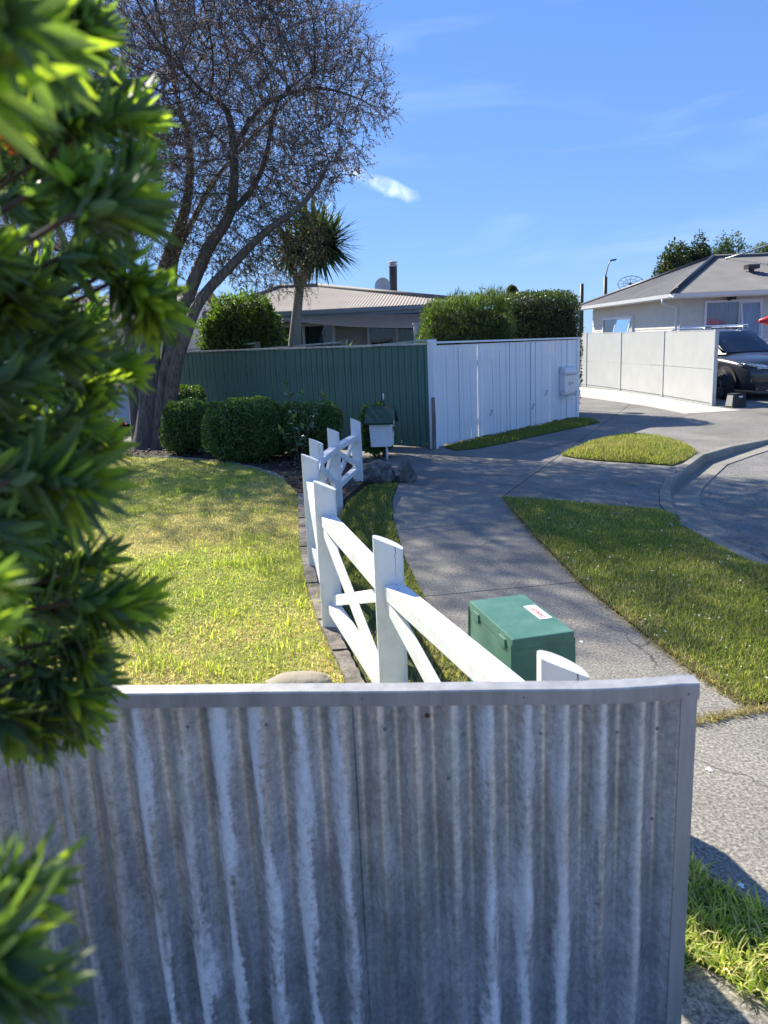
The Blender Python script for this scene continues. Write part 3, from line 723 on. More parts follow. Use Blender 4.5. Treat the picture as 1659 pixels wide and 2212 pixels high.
# square it up: width across, length along
Wd = .5 * (np.linalg.norm(cB - cA) + np.linalg.norm(cC - cD)); Ln = .5 * abs((cA - cD) @ ay + (cB - cC) @ ay)
skew = .5 * (((cA - cD) @ ax) + ((cB - cC) @ ax)) / Ln
ry = ((cA - cD) + (cB - cC)); ry[2] = 0; ry /= np.linalg.norm(ry); rx = np.array([ry[1], -ry[0], 0])
Ln = .5 * (np.linalg.norm(cA - cD) + np.linalg.norm(cB - cC)); Wd = .5 * abs((cB - cA) @ rx + (cC - cD) @ rx)
cb = root('service_cabinet', (ctr[0], ctr[1], 0), 'green metal utility cabinet with a danger sticker on its lid', 'cabinet', math.atan2(rx[1], rx[0]))
hw, hl = Wd / 2, Ln / 2
b = MB(); t0, t1 = .985, 1.06
q = [(-hw * t1, -hl * t1, 0), (hw * t1, -hl * t1, 0), (hw * t1, hl * t1, 0), (-hw * t1, hl * t1, 0), (-hw * t0, -hl * t0, H_ - .03), (hw * t0, -hl * t0, H_ - .03), (hw * t0, hl * t0, H_ - .03), (-hw * t0, hl * t0, H_ - .03)]
for f in ((0,3,2,1),(4,5,6,7),(0,1,5,4),(1,2,6,5),(2,3,7,6),(3,0,4,7)): b.poly([q[i] for i in f])
b.obj('body', MT['cab'], cb, bevel=.006, world=False)
lid = MB().box((-hw, -hl, H_ - .045), (hw, hl, H_)).obj('lid', MT['cab'], cb, bevel=.006, world=False)
MB().box((-.035, -hl * 1.03 - .012, .40), (.035, -hl * 1.03 + .004, .50)).obj('lock_plate', MT['cab'], cb, bevel=.004, world=False)
MB().tube([(0, -hl * 1.03 - .010, .45), (0, -hl * 1.03 - .022, .45)], .012, 10).obj('lock', MT['nail'], cb, True, world=False)
for yy in (-hl * .6, hl * .6): MB().box((-hw - .006, yy - .03, H_ - .055), (-hw + .002, yy + .03, H_ - .02)).obj('hinge', MT['cab'], cb, bevel=.002, world=False)
sx0, sx1, sy0, sy1 = hw * .46, hw * .87, -hl * .34, hl * .36
stk = MB().box((sx0, sy0, H_ + .0005), (sx1, sy1, H_ + .0016)).obj('danger_sticker', MT['sticker'], cb, world=False)
stk['label'] = 'white sticker reading DANGER in red with a lightning mark'
def text_mesh(s, size, mat, name):
    cu = bpy.data.curves.new(name, 'FONT'); cu.body = s; cu.size = size; cu.extrude = .0003; cu.align_x = 'LEFT'
    o = bpy.data.objects.new(name, cu); col.objects.link(o); dg = bpy.context.evaluated_depsgraph_get()
    me = bpy.data.meshes.new_from_object(o.evaluated_get(dg)); bpy.data.objects.remove(o); bpy.data.curves.remove(cu)
    me.materials.clear(); me.materials.append(mat); return me
me = text_mesh('DANGER', .036, MT['red'], 'lettering')
xsz = max(v.co.x for v in me.vertices); slen = sy1 - sy0; scl = slen * .70 / xsz
link('lettering', me, stk, Matrix.Translation((sx0 + .031, sy0 + .012, H_ + .0021)) @ Matrix.Rotation(math.pi / 2, 4, 'Z') @ Matrix.Diagonal((scl, scl * 1.15, 1, 1)))
b = MB(); zt = H_ + .0023; yb = sy1 - .03; xb = sx0 + .008
b.poly([(xb, yb + .012, zt), (xb + .013, yb + .002, zt), (xb + .013, yb + .009, zt), (xb + .026, yb + .004, zt), (xb + .010, yb + .017, zt), (xb + .011, yb + .010, zt)])
b.obj('lightning_mark', MT['red'], stk, world=False)
for k, (xx, mt_, hgt) in enumerate([(sx0 + .040, 'red', .0030), (sx0 + .047, 'black', .0035), (sx0 + .0545, 'black', .0035)]):
    b = MB(); y = sy0 + .01
    while y < sy1 - .014:
        l_ = rnd.uniform(.006, .016)
        if xx + hgt < sx1: b.box((xx, y, zt - .0006), (xx + hgt, min(y + l_, sy1 - .01), zt))
        y += l_ + .004
    if b.v: b.obj('fine_print', MT[mt_], stk, world=False)

# ================================================================== LETTERBOX, ROCKS
MT['dkgreen'] = smat('dark green paint', (.022, .075, .05), (.012, .045, .03), 9, .55, bmp=.1)
lb = G(828, 994); lbY = lb[1]
def LB(px, py): return at(px, py, lbY)
lbr = root('letterbox', (lb[0], lb[1], 0), 'white letterbox with green gabled roof on a thin white post', 'letterbox', R_(-12))
def loc(x, y, z): return (x, y, z)
zb0 = float(LB(815, 963)[2]); zb1 = float(LB(815, 908)[2]); zr = float(LB(835, 880)[2])
b = MB(); hw_, hd_ = .165, .16
# box, a touch wider at the top
q = [(-hw_ * .86, -hd_ * .9, zb0), (hw_ * .86, -hd_ * .9, zb0), (hw_ * .86, hd_ * .9, zb0), (-hw_ * .86, hd_ * .9, zb0), (-hw_ * .97, -hd_, zb1 + .03), (hw_ * .97, -hd_, zb1 + .03), (hw_ * .97, hd_, zb1 + .03), (-hw_ * .97, hd_, zb1 + .03)]
for f in ((0,3,2,1),(4,5,6,7),(0,1,5,4),(1,2,6,5),(2,3,7,6),(3,0,4,7)): b.poly([q[i] for i in f])
bx_ = b.obj('box', MT['white'], lbr, bevel=.004, world=False)
MB().box((hw_ * .93, -.10, zb1 - .025), (hw_ * .985, .10, zb1 - .005)).obj('slot', MT['crack'], bx_, world=False)
b = MB(); e_ = .05; zr2 = zr + .02
for s in (-1, 1):      # two roof boards; ridge runs across the picture
    b.poly([(-hw_ - e_, s * (hd_ + .07), zb1 - .02), (hw_ + e_, s * (hd_ + .07), zb1 - .02), (hw_ + e_, 0, zr2), (-hw_ - e_, 0, zr2)])
    b.poly([(-hw_ - e_, s * (hd_ + .06), zb1 - .045), (hw_ + e_, s * (hd_ + .06), zb1 - .045), (hw_ + e_, 0, zr2 - .028), (-hw_ - e_, 0, zr2 - .028)])
    for xx in (-hw_ - e_, hw_ + e_): b.poly([(xx, s * (hd_ + .07), zb1 - .02), (xx, 0, zr2), (xx, 0, zr2 - .028), (xx, s * (hd_ + .06), zb1 - .045)])
    b.poly([(-hw_ - e_, s * (hd_ + .07), zb1 - .02), (hw_ + e_, s * (hd_ + .07), zb1 - .02), (hw_ + e_, s * (hd_ + .06), zb1 - .045), (-hw_ - e_, s * (hd_ + .06), zb1 - .045)])
b.obj('roof', MT['dkgreen'], lbr, world=False)
b = MB()
for s in (-1, 1):
    x_ = s * (hw_ * .95); b.poly([(x_, -hd_, zb1 + .028), (x_, hd_, zb1 + .028), (x_, 0, zr2 - .035)])
b.obj('gable', MT['white'], lbr, world=False)
MB().tube([(.06, 0, 0), (.06, 0, zb0 + .01)], .019, 10).obj('post', MT['white'], lbr, True, world=False)
gs = G(829, 980); st_ = root('garden_stake', (gs[0] + .03, lbY + .42, 0), 'thin green garden stake with a white tip behind the letterbox', 'stake')
zt_ = float(at(828, 850, lbY + .42)[2])
MB().tube([(0, 0, 0), (0, 0, zt_ - .1)], .014, 8).obj('pole', MT['dkgreen'], st_, True, world=False)
MB().tube([(0, 0, zt_ - .1), (0, 0, zt_)], .011, 8).obj('tip', MT['white'], st_, True, world=False)
b = MB(); 
for k in range(3): b.tube([(.02 * math.cos(a), .02 * math.sin(a) - .01, zt_ - .22 - .05 * k - .0008 * a * 10) for a in np.linspace(0, 6.2, 10)], .006, 5)
b.obj('twine', MT['dkgreen'], st_, True, world=False)

def rockmat():
    m, t, b, o = newmat('limestone rock')
    c = ramp(t, noise(t, 9, 8, .7), [(.3, (.06, .057, .052)), (.5, (.17, .16, .145)), (.7, (.34, .33, .30))])
    v = N(t, 'ShaderNodeTexVoronoi'); v.inputs['Scale'].default_value = 14; tcx = N(t, 'ShaderNodeTexCoord'); L(t, tcx.outputs['Object'], v.inputs['Vector'])
    c = mixc(t, .6, c, ramp(t, v.outputs['Distance'], [(.0, (.55, .55, .55)), (.4, (1.1, 1.1, 1.1))]), 'MULTIPLY')
    L(t, c, b.inputs['Base Color']); b.inputs['Roughness'].default_value = .92
    bump(t, b, noise(t, 22, 8, .75), 1.0, .05); return m
MT['rock'] = rockmat()
from mathutils import noise as mn
def rock(px, py, w_, d_, h_, label, seed, tops=()):
    c = G(px, py); o = None
    bm = bmesh.new(); bmesh.ops.create_icosphere(bm, subdivisions=5, radius=1)
    for v in bm.verts:
        p = v.co.copy(); p.x = math.copysign(abs(p.x) ** .8, p.x)
        n = mn.fractal(p * 1.3 + Vector((seed, 0, 0)), 1.0, 2.0, 3) * .28 + mn.ridged_multi_fractal(p * 2.2 + Vector((0, seed, 0)), .9, 2.1, 5, 1.0, 2.0) * .07 - .09
        q = p * (1 + n)
        z = q.z * .55 + .35
        for (tx, th) in tops: z += th * math.exp(-((q.x - tx) / .35) ** 2) * max(0, p.z)
        v.co = Vector((q.x * w_ / 2, q.y * d_ / 2, z * h_))
    me = bpy.data.meshes.new('rock'); bm.to_mesh(me); bm.free(); me.materials.append(MT['rock'])
    me.polygons.foreach_set('use_smooth', [True] * len(me.polygons))
    o = link('rock', me); o.location = (c[0], c[1] + d_ * .3, -.02); return tag(o, label, 'rock')
rock(812, 1044, .46, .42, .31, 'wide rounded grey boulder at the foot of the letterbox', 3.1)
rock(879, 1042, .24, .26, .22, 'small jagged dark rock with two peaks at the driveway edge', 8.7, ((-.45, .35), (.35, .6)))
rock(735, 1062, .40, .30, .20, 'low dark rock beneath the last crossed fence panel', 5.5)
# rounded river stone on the lawn by the iron fence
MT['stone2'] = smat('pale river stone', (.33, .29, .22), (.24, .205, .15), 12, .8, bmp=.3, bscale=60)
c = G(650, 1478, .07)
bm = bmesh.new(); bmesh.ops.create_icosphere(bm, subdivisions=4, radius=1)
for v in bm.verts:
    n = mn.fractal(v.co * 1.5, 1, 2, 3) * .1; v.co = Vector((v.co.x * .17, v.co.y * .10, v.co.z * .05)) * (1 + n)
me = bpy.data.meshes.new('river_stone'); bm.to_mesh(me); bm.free(); me.materials.append(MT['stone2']); me.polygons.foreach_set('use_smooth', [True] * len(me.polygons))
o = link('river_stone', me); o.location = (c[0], c[1] - .02, .085); tag(o, 'smooth tan stone on the lawn corner by the iron fence', 'stone')

# ================================================================== PALING FENCES
MT['fgreen'] = smat('green stained palings', (.105, .20, .155), (.065, .135, .10), 4, .7, stretch=(6, 6, .5), bmp=.4, bscale=30)
MT['fwhite'] = smat('white stained palings', (.88, .885, .89), (.78, .79, .80), 4, .65, stretch=(6, 6, .5), bmp=.35, bscale=30, c3=(.84, .84, .84))
MT['grey_t'] = smat('grey weathered timber', (.26, .235, .20), (.13, .115, .10), 10, .9, stretch=(4, 4, .5), bmp=.5)
MT['lichen'] = smat('pale lichened cap', (.62, .60, .52), (.35, .33, .28), 14, .9, bmp=.4)
FC = np.array([.87, 12.36, 0]); FWR = np.array([4.10, 16.08, 0]); FGL = np.array([-5.35, 16.75, 0])
def paling_fence(name, A, B, hA, hB, pitch, mats, label, capmat, cap_w=.11, board=.92, front=1, jitter=.006, postsat=()):
    A, B = np.array(A), np.array(B); Ld = np.linalg.norm(B - A); d = (B - A) / Ld; n_ = int(Ld / pitch)
    r = root(name, A, label, 'fence', math.atan2(d[1], d[0]))
    meshes = []
    for v in range(4):
        bb = MB(); w_ = pitch * board * (1 - .02 * v); bb.box((-w_ / 2, -.010, 0), (w_ / 2, .010, 1)); me = bb.mesh('paling', mats[v % len(mats)]); meshes.append(me)
    for i in range(n_):
        x = (i + .5) * Ld / n_; h = hA + (hB - hA) * x / Ld - .03
        z0 = rnd.uniform(.015, .05)
        mtx = Matrix.Translation((x, rnd.uniform(-jitter, jitter) * front, z0)) @ Matrix.Rotation(rnd.uniform(-.003, .003), 4, 'Y') @ Matrix.Rotation(rnd.uniform(-.03, .03), 4, 'Z') @ Matrix.Diagonal((1, 1, h - z0, 1))
        link('paling', meshes[rnd.randrange(4)], r, mtx)
    for hz in (.35, 1.35): MB().bar((.02, .05 * -front * -1, hz), (Ld - .02, .05 * -front * -1, hz), .045, .075).obj('rail', mats[0], r, world=False)
    return r, Ld, d
gfence, gl, gd = paling_fence('green_paling_fence', FGL, FC - (FC - FGL) / np.linalg.norm(FC - FGL) * .03, 1.70, 1.665, .122, [MT['fgreen']], 'dark green vertical paling fence behind the clipped hedges', None)
MB().bar((-.02, 0, 1.695), (gl + .0, 0, 1.66), .10, .028).obj('cap_rail', MT['lichen'], gfence, world=False)
wfence, wl_, wd_ = paling_fence('white_paling_fence', FC, FWR, 1.66, 1.62, .112, [MT['fwhite']], 'white vertical paling fence with a mailbox hung on it', None, board=.955, jitter=.009)
MB().bar((-.03, 0, 1.675), (wl_ + .03, 0, 1.62), .09, .03).obj('cap_rail', MT['fwhite'], wfence, world=False)
MB().box((-.055, -.05, 0), (.05, .06, 1.72)).obj('corner_post', MT['fwhite'], wfence, bevel=.005, world=False)
MB().box((wl_ - .05, -.035, .0), (wl_ + .055, .06, 1.60)).obj('end_post', MT['fwhite'], wfence, bevel=.005, world=False)
for fx_ in (.26, .62):   # wider cover battens
    MB().box((wl_ * fx_ - .03, -.028, .03), (wl_ * fx_ + .03, -.011, 1.58)).obj('batten', MT['fwhite'], wfence, bevel=.003, world=False)
for (px, py) in [(1060, 885), (1150, 872), (1178, 843)]:
    n = np.array([wd_[1], -wd_[0], 0]); dr_ = pray(px, py); t_ = ((FC - CAM) @ n) / (dr_ @ n); p = CAM + dr_ * t_ - FC; x_, z_ = float(p @ wd_), float(p[2])
    MB().tube([(x_, -.01, z_), (x_ - .01, -.05, z_ - .01), (x_ - .10, -.055, z_ - .09)], .007, 6).obj('hook', MT['nail'], wfence, True, world=False)
# mailbox on the white fence
n = np.array([wd_[1], -wd_[0], 0])
def onw(px, py):
    dr_ = pray(px, py); t_ = ((FC - CAM) @ n) / (dr_ @ n); p = CAM + dr_ * t_ - FC; return float(p @ wd_), float(p[2])
(xa, za), (xb_, zb_) = onw(1206, 860), onw(1236, 790)
MT['plastic'] = smat('white plastic', (.74, .75, .76), (.66, .67, .68), 5, .4)
mbx = root('wall_mailbox', tuple(FC + wd_ * ((xa + xb_) / 2)), 'tall white plastic mailbox hanging on the white paling fence', 'mailbox', math.atan2(wd_[1], wd_[0]))
mw = (xb_ - xa) / 2; mbx.location.z = 0
b = MB(); hh = [(za + .03, .05, .80), (za + .06, .115, .84), (za + .13, .125, .85), (zb_ - .18, .13, .92), (zb_ - .12, .14, .95), (zb_ - .05, .12, .92), (zb_, .06, .86)]
rows = [[(-mw * s, -.02, z), (-mw * s, -dep, z), (mw * s, -dep, z), (mw * s, -.02, z)] for z, dep, s in hh]
for i in range(len(rows) - 1):
    for j in range(4): b.poly([rows[i][j], rows[i][(j + 1) % 4], rows[i + 1][(j + 1) % 4], rows[i + 1][j]])
b.poly(rows[0]); b.poly(rows[-1])
b.obj('body', MT['plastic'], mbx, 'auto', bevel=.012, world=False)
MB().box((-mw * .75, -.146, zb_ - .165), (mw * .75, -.130, zb_ - .15)).obj('slot_lip', MT['nail'], mbx, world=False)
MB().tube([(-mw, -.03, za + .06), (-mw, -.10, za - .015), (mw, -.10, za - .015), (mw, -.03, za + .06)], .012, 6).obj('paper_holder', MT['plastic'], mbx, True, world=False)
MB().box((-mw * .3, -.138, zb_ - .36), (mw * .3, -.120, zb_ - .30)).obj('number_plate', MT['zinc'], mbx, world=False)
# loose stakes at the fence foot
s1 = FC + np.array([-.02, -.14, 0])
o = MB().tube([s1 + [0, 0, 0], s1 + [.005, 0, .5], s1 + [.0, 0, .83]], [.034, .033, .030], 7).obj('timber_stake', MT['grey_t']); tag(o, 'brown weathered stake at the corner of the two paling fences', 'stake')
s2 = G(979, 957)
o = MB().tube([s2, s2 + [0, 0, .3], s2 + [0, 0, .36]], [.045, .045, .038], 9).obj('bollard_stub', MT['grey_t'], smooth=True); tag(o, 'short grey round post stub at the white fence foot', 'post stub')

# stepped timber caps seen above the green fence
bf = root('back_fence', (0, 0, 0), 'stepped old timber fence whose pale caps rise above the green palings', 'fence')
for (x0, y0, x1, y1, Y0, Y1) in [(405, 756, 556, 741, 17.2, 16.2), (560, 754, 742, 739, 16.0, 14.9), (748, 752, 936, 734, 14.7, 13.2)]:
    a, c = at(x0, y0, Y0), at(x1, y1, Y1); d = c - a
    MB().bar(a, c, .10, .035).obj('cap_rail', MT['lichen'], bf)
    nb = int(np.linalg.norm(d) / .13)
    for i in range(nb):
        p = a + d * (i + .5) / nb; w_ = d / np.linalg.norm(d) * .058
        MB().bar(p - w_ + [0, 0, -.03 - p[2] / 2], p + w_ + [0, 0, -.03 - p[2] / 2], .02, p[2] - .02).obj('paling', MT['fgreen'], bf)
    MB().box(tuple(c + [-.05, -.05, -c[2]]), tuple(c + [.05, .05, .03])).obj('post', MT['grey_t'], bf)
# ================================================================== VEGETATION
def unit(v): return v / (np.linalg.norm(v, axis=-1, keepdims=True) + 1e-9)
def leafcards(name, P, D, Nn, ln, wd, colr, mat, parent=None, fold=.25, bend=.0):
    n = len(P); D = unit(D); S = unit(np.cross(D, Nn)); U = np.cross(S, D)
    ln = np.broadcast_to(np.asarray(ln), (n,))[:, None]; wd = np.broadcast_to(np.asarray(wd), (n,))[:, None]
    mid = P + D * ln * .45
    V = np.stack([P, mid + S * wd / 2 + U * wd * fold, P + D * ln - U * ln * bend, mid - S * wd / 2 + U * wd * fold], 1).reshape(-1, 3)
    b = (np.arange(n) * 4)[:, None]; F = np.concatenate([b + [0, 1, 2], b + [0, 2, 3]], 1).reshape(-1, 3)
    C4 = np.repeat(np.concatenate([colr, np.ones((n, 1))], 1), 4, 0)
    me = arrays(name, V, F, mat, False, {'tint': ('FLOAT_COLOR', C4)})
    return tag(link(name, me, parent), kind='stuff')
def pal(cols, n, lo=.75, hi=1.25):
    c = np.array(cols); return c[rng.integers(0, len(c), n)] * rng.uniform(lo, hi, (n, 1))
MT['leaf'] = leafmat('hedge leaves', None, None, .30, .38, attr='tint', spec=.5)
MT['leaf_soft'] = leafmat('soft leaves', None, None, .42, .45, attr='tint', spec=.35)
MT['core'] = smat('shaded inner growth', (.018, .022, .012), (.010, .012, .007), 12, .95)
MT['bark'] = smat('grey furrowed bark', (.17, .15, .135), (.055, .048, .042), 9, .95, stretch=(3, 3, .5), bmp=.9, bscale=22, c3=(.24, .22, .20))
MT['twig'] = smat('brown twigs', (.10, .075, .06), (.05, .038, .03), 12, .9)
BOX = [(.085, .145, .04), (.11, .18, .05), (.06, .105, .032), (.15, .22, .06)]
def hedge(name, c, ext, label, cat, n=9000, leaf=(.034, .017), cols=BOX, power=3.6, mat='leaf', rough=.09, tops=.0, stems=3, z0=.06, up=.35, slope=0.):
    """clipped or loose bush: leaves over a rounded block with an uneven face"""
    r = root(name, (c[0], c[1], 0), label, cat)
    e = np.array(ext); ar = np.array([e[1] * e[2], e[0] * e[2] * 1.3, e[0] * e[1]]); fc = rng.choice(3, n, p=ar / ar.sum())
    d = rng.uniform(-1, 1, (n, 3)); d[np.arange(n), fc] = np.sign(d[np.arange(n), fc]); d[:, 1] = np.where((fc == 1) & (rng.uniform(0, 1, n) < .6), -1, d[:, 1]); d[:, 2] = np.where((fc == 2) & (rng.uniform(0, 1, n) < .6), 1, d[:, 2])
    k = (np.abs(d) ** power).sum(1) ** (-1 / power)
    sfc = d * k[:, None]; d = unit(d)
    bumpy = np.array([mn.fractal(Vector(tuple(p * np.array(e) * 3.2)) + Vector((c[0] * 3, c[1] * 5, 0)), 1.0, 2.0, 3) for p in sfc]) * rough
    f = (1 - np.abs(rng.normal(0, .07, n)) + 0)[:, None]
    P = sfc * e * f + d * bumpy[:, None]
    P[:, 2] += ext[2] + z0
    P[:, 2] *= 1 - slope * (1 - (np.clip(P[:, 0] / e[0], -1, 1) + 1) / 2)
    P[:, 2] += tops * rng.uniform(0, 1, n) * (sfc[:, 2] > .7)
    nrm = unit(np.sign(sfc) * np.abs(sfc) ** (power - 1) / e)
    D = unit(nrm * .5 + rng.normal(0, .75, (n, 3)) + [0, 0, up])
    leafcards('foliage', P, D, unit(nrm + rng.normal(0, .8, (n, 3))), leaf[0] * rng.uniform(.6, 1.4, n), leaf[1] * rng.uniform(.7, 1.3, n), pal(cols, n), MT[mat], r)
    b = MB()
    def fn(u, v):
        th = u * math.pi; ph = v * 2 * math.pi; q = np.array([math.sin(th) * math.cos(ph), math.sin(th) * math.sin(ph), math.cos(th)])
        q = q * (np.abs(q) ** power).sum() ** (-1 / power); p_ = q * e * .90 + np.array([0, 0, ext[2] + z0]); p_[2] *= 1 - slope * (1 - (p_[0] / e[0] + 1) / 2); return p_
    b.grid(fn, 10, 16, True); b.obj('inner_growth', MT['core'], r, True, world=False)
    b = MB()
    for i in range(stems):
        a = i * 2.4; b.tube([(.08 * math.cos(a), .08 * math.sin(a), -.02), (.1 * math.cos(a), .1 * math.sin(a), z0 + ext[2] * .4), (.2 * ext[0] * math.cos(a), .2 * math.sin(a), ext[2] + z0)], [.022, .018, .012], 6)
    b.obj('stem', MT['twig'], r, True, world=False)
    return r
def H(px0, px1, pyb, pyt, Yoff=0.0, z=.055):
    """a bush from its picture box: base on the bed"""
    c = G((px0 + px1) / 2, pyb, z); Y = c[1] + Yoff; hw = abs(at(px1, pyb, Y)[0] - at(px0, pyb, Y)[0]) / 2; top = at((px0 + px1) / 2, pyt, Y)[2]
    return (float(at((px0 + px1) / 2, pyb, Y)[0]), Y), hw, float(top)
for (a, b_, yb, yt, dep, yo, lab, nn) in [
    (364, 458, 985, 868, .42, .35, 'rounded clipped green bush beside the thick tree trunk', 9000),
    (386, 452, 972, 838, .45, 1.35, 'taller round shrub peeping over the clipped bush by the trunk', 7000),
    (456, 618, 1003, 866, .52, .45, 'broad box-clipped green hedge bush in front of the green fence', 15000),
    (596, 742, 1000, 872, .50, .75, 'dark clipped hedge bush behind the thin camellia sapling', 12000),
    (784, 852, 1000, 876, .34, .95, 'narrow clipped bush directly behind the white letterbox', 7000)]:
    c, hw, top = H(a, b_, yb, yt, yo)
    hedge('clipped_bush', c, (hw, dep, (top - .07) / 2), lab, 'bush', nn, (.042, .024), z0=.07)
# loose low plant in the bed: strappy tuft and a red-flowered rose by the trunk
def strap(name, c, n, ln, label, cols, cat='plant', lean=(.2, 1.1), wd=.016, z0=.05, mat='leaf_soft'):
    r = root(name, (c[0], c[1], 0), label, cat); V = []; F = []; C = []
    cc = pal(cols, n)
    for i in range(n):
        az = rng.uniform(0, 2 * np.pi); tl = rng.uniform(*lean); l_ = ln * rng.uniform(.6, 1.1); s = np.array([-math.sin(az), math.cos(az), 0]); p = np.array([rng.normal(0, .03), rng.normal(0, .03), z0]); k0 = len(V); m = 5
        for j in range(m + 1):
            w_ = wd * (1 - (j / m) ** 2) + .0008; V += [p - s * w_ / 2, p + s * w_ / 2]; C += [cc[i], cc[i]]
            a = tl * (.6 + .9 * j / m); p = p + np.array([math.cos(az) * math.sin(a), math.sin(az) * math.sin(a), math.cos(a)]) * l_ / m
        for j in range(m): F.append([k0 + 2 * j, k0 + 2 * j + 1, k0 + 2 * j + 3, k0 + 2 * j + 2])
    me = arrays('foliage', V, F, MT[mat], False, {'tint': ('FLOAT_COLOR', np.c_[np.array(C), np.ones(len(C))])})
    link('foliage', me, r); return r
strap('strappy_plant', G(690, 1003, .05) , 90, .38, 'dark strappy tuft growing under the sapling in the mulch', [(.02, .035, .015), (.035, .05, .02)])

# sapling with glossy leaves
sp_ = G(768 - 120, 1010, .05)
sap = root('camellia_sapling', (sp_[0], sp_[1], 0), 'thin upright sapling with glossy leaves in front of the hedge', 'sapling')
b = MB(); LP, LD = [], []
Ysap = sp_[1]
for stem in ([(648, 1012), (640, 960), (632, 905), (626, 862), (618, 832)], [(645, 1000), (660, 950), (676, 905), (690, 878), (700, 858)], [(642, 985), (648, 930), (652, 890), (650, 852)], [(640, 975), (620, 950), (608, 932)]):
    pts = [at(x, y, Ysap + (i * .06 - .1) * (1 if stem[0][0] > 646 else -1)) - np.array([sp_[0], sp_[1], 0]) for i, (x, y) in enumerate(stem)]
    pts[0][2] = max(pts[0][2], .03)
    b.tube(pts, list(np.linspace(.009, .003, len(pts))), 5)
    for i in range(len(pts) - 1):
        for q in range(7):
            t_ = rng.uniform(0, 1) if i else rng.uniform(.6, 1); LP.append(pts[i] + (pts[i + 1] - pts[i]) * t_); LD.append(rng.normal(0, 1, 3) * [1, 1, .3] + [0, 0, .15])
    for q in range(5): LP.append(pts[-1]); LD.append(rng.normal(0, 1, 3) + [0, 0, .8])
b.obj('stem', MT['twig'], sap, True, world=False)
LP, LD = np.array(LP), np.array(LD); n = len(LP)
MT['gloss'] = leafmat('glossy leaves', None, None, .2, .22, attr='tint', spec=.6)
leafcards('foliage', LP, LD, np.array([[0, 0, 1.]] * n) + rng.normal(0, .3, (n, 3)), rng.uniform(.09, .14, n), rng.uniform(.045, .062, n), pal([(.09, .15, .07), (.12, .19, .08)], n), MT['gloss'], sap, .15)
# red rose by the trunk
rs = G(232, 985, .05); rose = root('rose_bush', (rs[0], rs[1], 0), 'small red-flowered bush against the pale weatherboards', 'bush')
b = MB(); LP = []; LD = []; FP = []
for i in range(9):
    a = i * .7; e_ = np.array([.35 * math.cos(a) * rnd.uniform(.3, 1), .3 * math.sin(a), rnd.uniform(.3, .95)]); b.tube([(0, 0, 0), e_ * [.5, .5, .6], e_], [.010, .007, .004], 5)
    for q in range(14): t_ = rng.uniform(.35, 1); LP.append(e_ * t_ + rng.normal(0, .05, 3)); LD.append(rng.normal(0, 1, 3))
    if e_[2] > .35: FP.append(e_)
b.obj('stem', MT['twig'], rose, True, world=False)
LP, LD = np.array(LP), np.array(LD); leafcards('foliage', LP, LD, rng.normal(0, 1, LP.shape), .06, .035, pal([(.03, .05, .02), (.05, .05, .03)], len(LP)), MT['leaf_soft'], rose)
MT['redpetal'] = leafmat('red petals', (.45, .02, .05), (.35, .01, .03), .3, .5, tcol=(1.3, .6, .6))
for p in FP:
    b = MB()
    for k in range(10):
        a = k * 2.39996; t_ = .3 + .7 * k / 10; d = Vector((math.cos(a) * t_, math.sin(a) * t_, .7 - .4 * t_)).normalized(); s = d.cross(Vector((0, 0, 1))).normalized() * .028
        c0 = Vector(tuple(p)); b.poly([c0, c0 + d * .035 + s, c0 + d * .055, c0 + d * .035 - s])
    b.obj('flower', MT['redpetal'], rose, world=False)

# ------------------------------------------------------------------ big tree
TB = G(332, 965); TY = TB[1] - .1
tree = root('leaning_tree', (TB[0], TB[1], 0), 'large many-stemmed tree with fine purplish brown leaves over the lawn', 'tree')
def T3(px, py, dy=0.0): return at(px, py, TY + dy) - np.array([TB[0], TB[1], 0])
limbs = [  # (pixel x, pixel y, depth offset) , radius start/end
    ([(318, 990, 0), (322, 900, 0), (326, 830, .05), (325, 758, .1), (334, 690, .2), (340, 630, .3), (366, 545, .4), (400, 450, .6), (410, 330, .9), (380, 200, 1.1)], .24, .02),
    ([(345, 985, -.05), (352, 880, -.1), (362, 800, -.1), (385, 735, -.2), (404, 650, -.3), (448, 540, -.4), (497, 459, -.5), (505, 345, -.6), (490, 240, -.7), (435, 195, -.9)], .175, .018),
    ([(360, 980, -.15), (368, 870, -.25), (380, 790, -.4), (405, 715, -.5), (436, 645, -.6), (513, 561, -.7), (572, 502, -.8), (640, 452, -.9), (690, 395, -1.0), (710, 350, -1.05)], .135, .005),
    ([(300, 985, .1), (292, 880, .2), (285, 800, .3), (282, 740, .3), (270, 660, .4), (262, 560, .5), (230, 430, .6), (190, 300, .7)], .13, .018),
    ([(352, 800, .2), (366, 700, .5), (374, 637, .6), (380, 556, .8), (420, 470, 1.0), (470, 380, 1.2), (560, 280, 1.3), (640, 200, 1.4)], .09, .015),
    ([(497, 459, -.5), (540, 415, -.3), (575, 340, -.1), (600, 220, .1), (680, 150, .2)], .06, .014),
    ([(497, 340, -.6), (540, 262, -.5), (590, 216, -.4), (690, 190, -.2), (780, 215, 0)], .05, .012),
    ([(322, 880, .1), (270, 780, .6), (200, 640, 1.0), (120, 480, 1.3), (80, 330, 1.5)], .12, .03)]
nodes, par, lim_r = [], [], []
trunkb = MB()
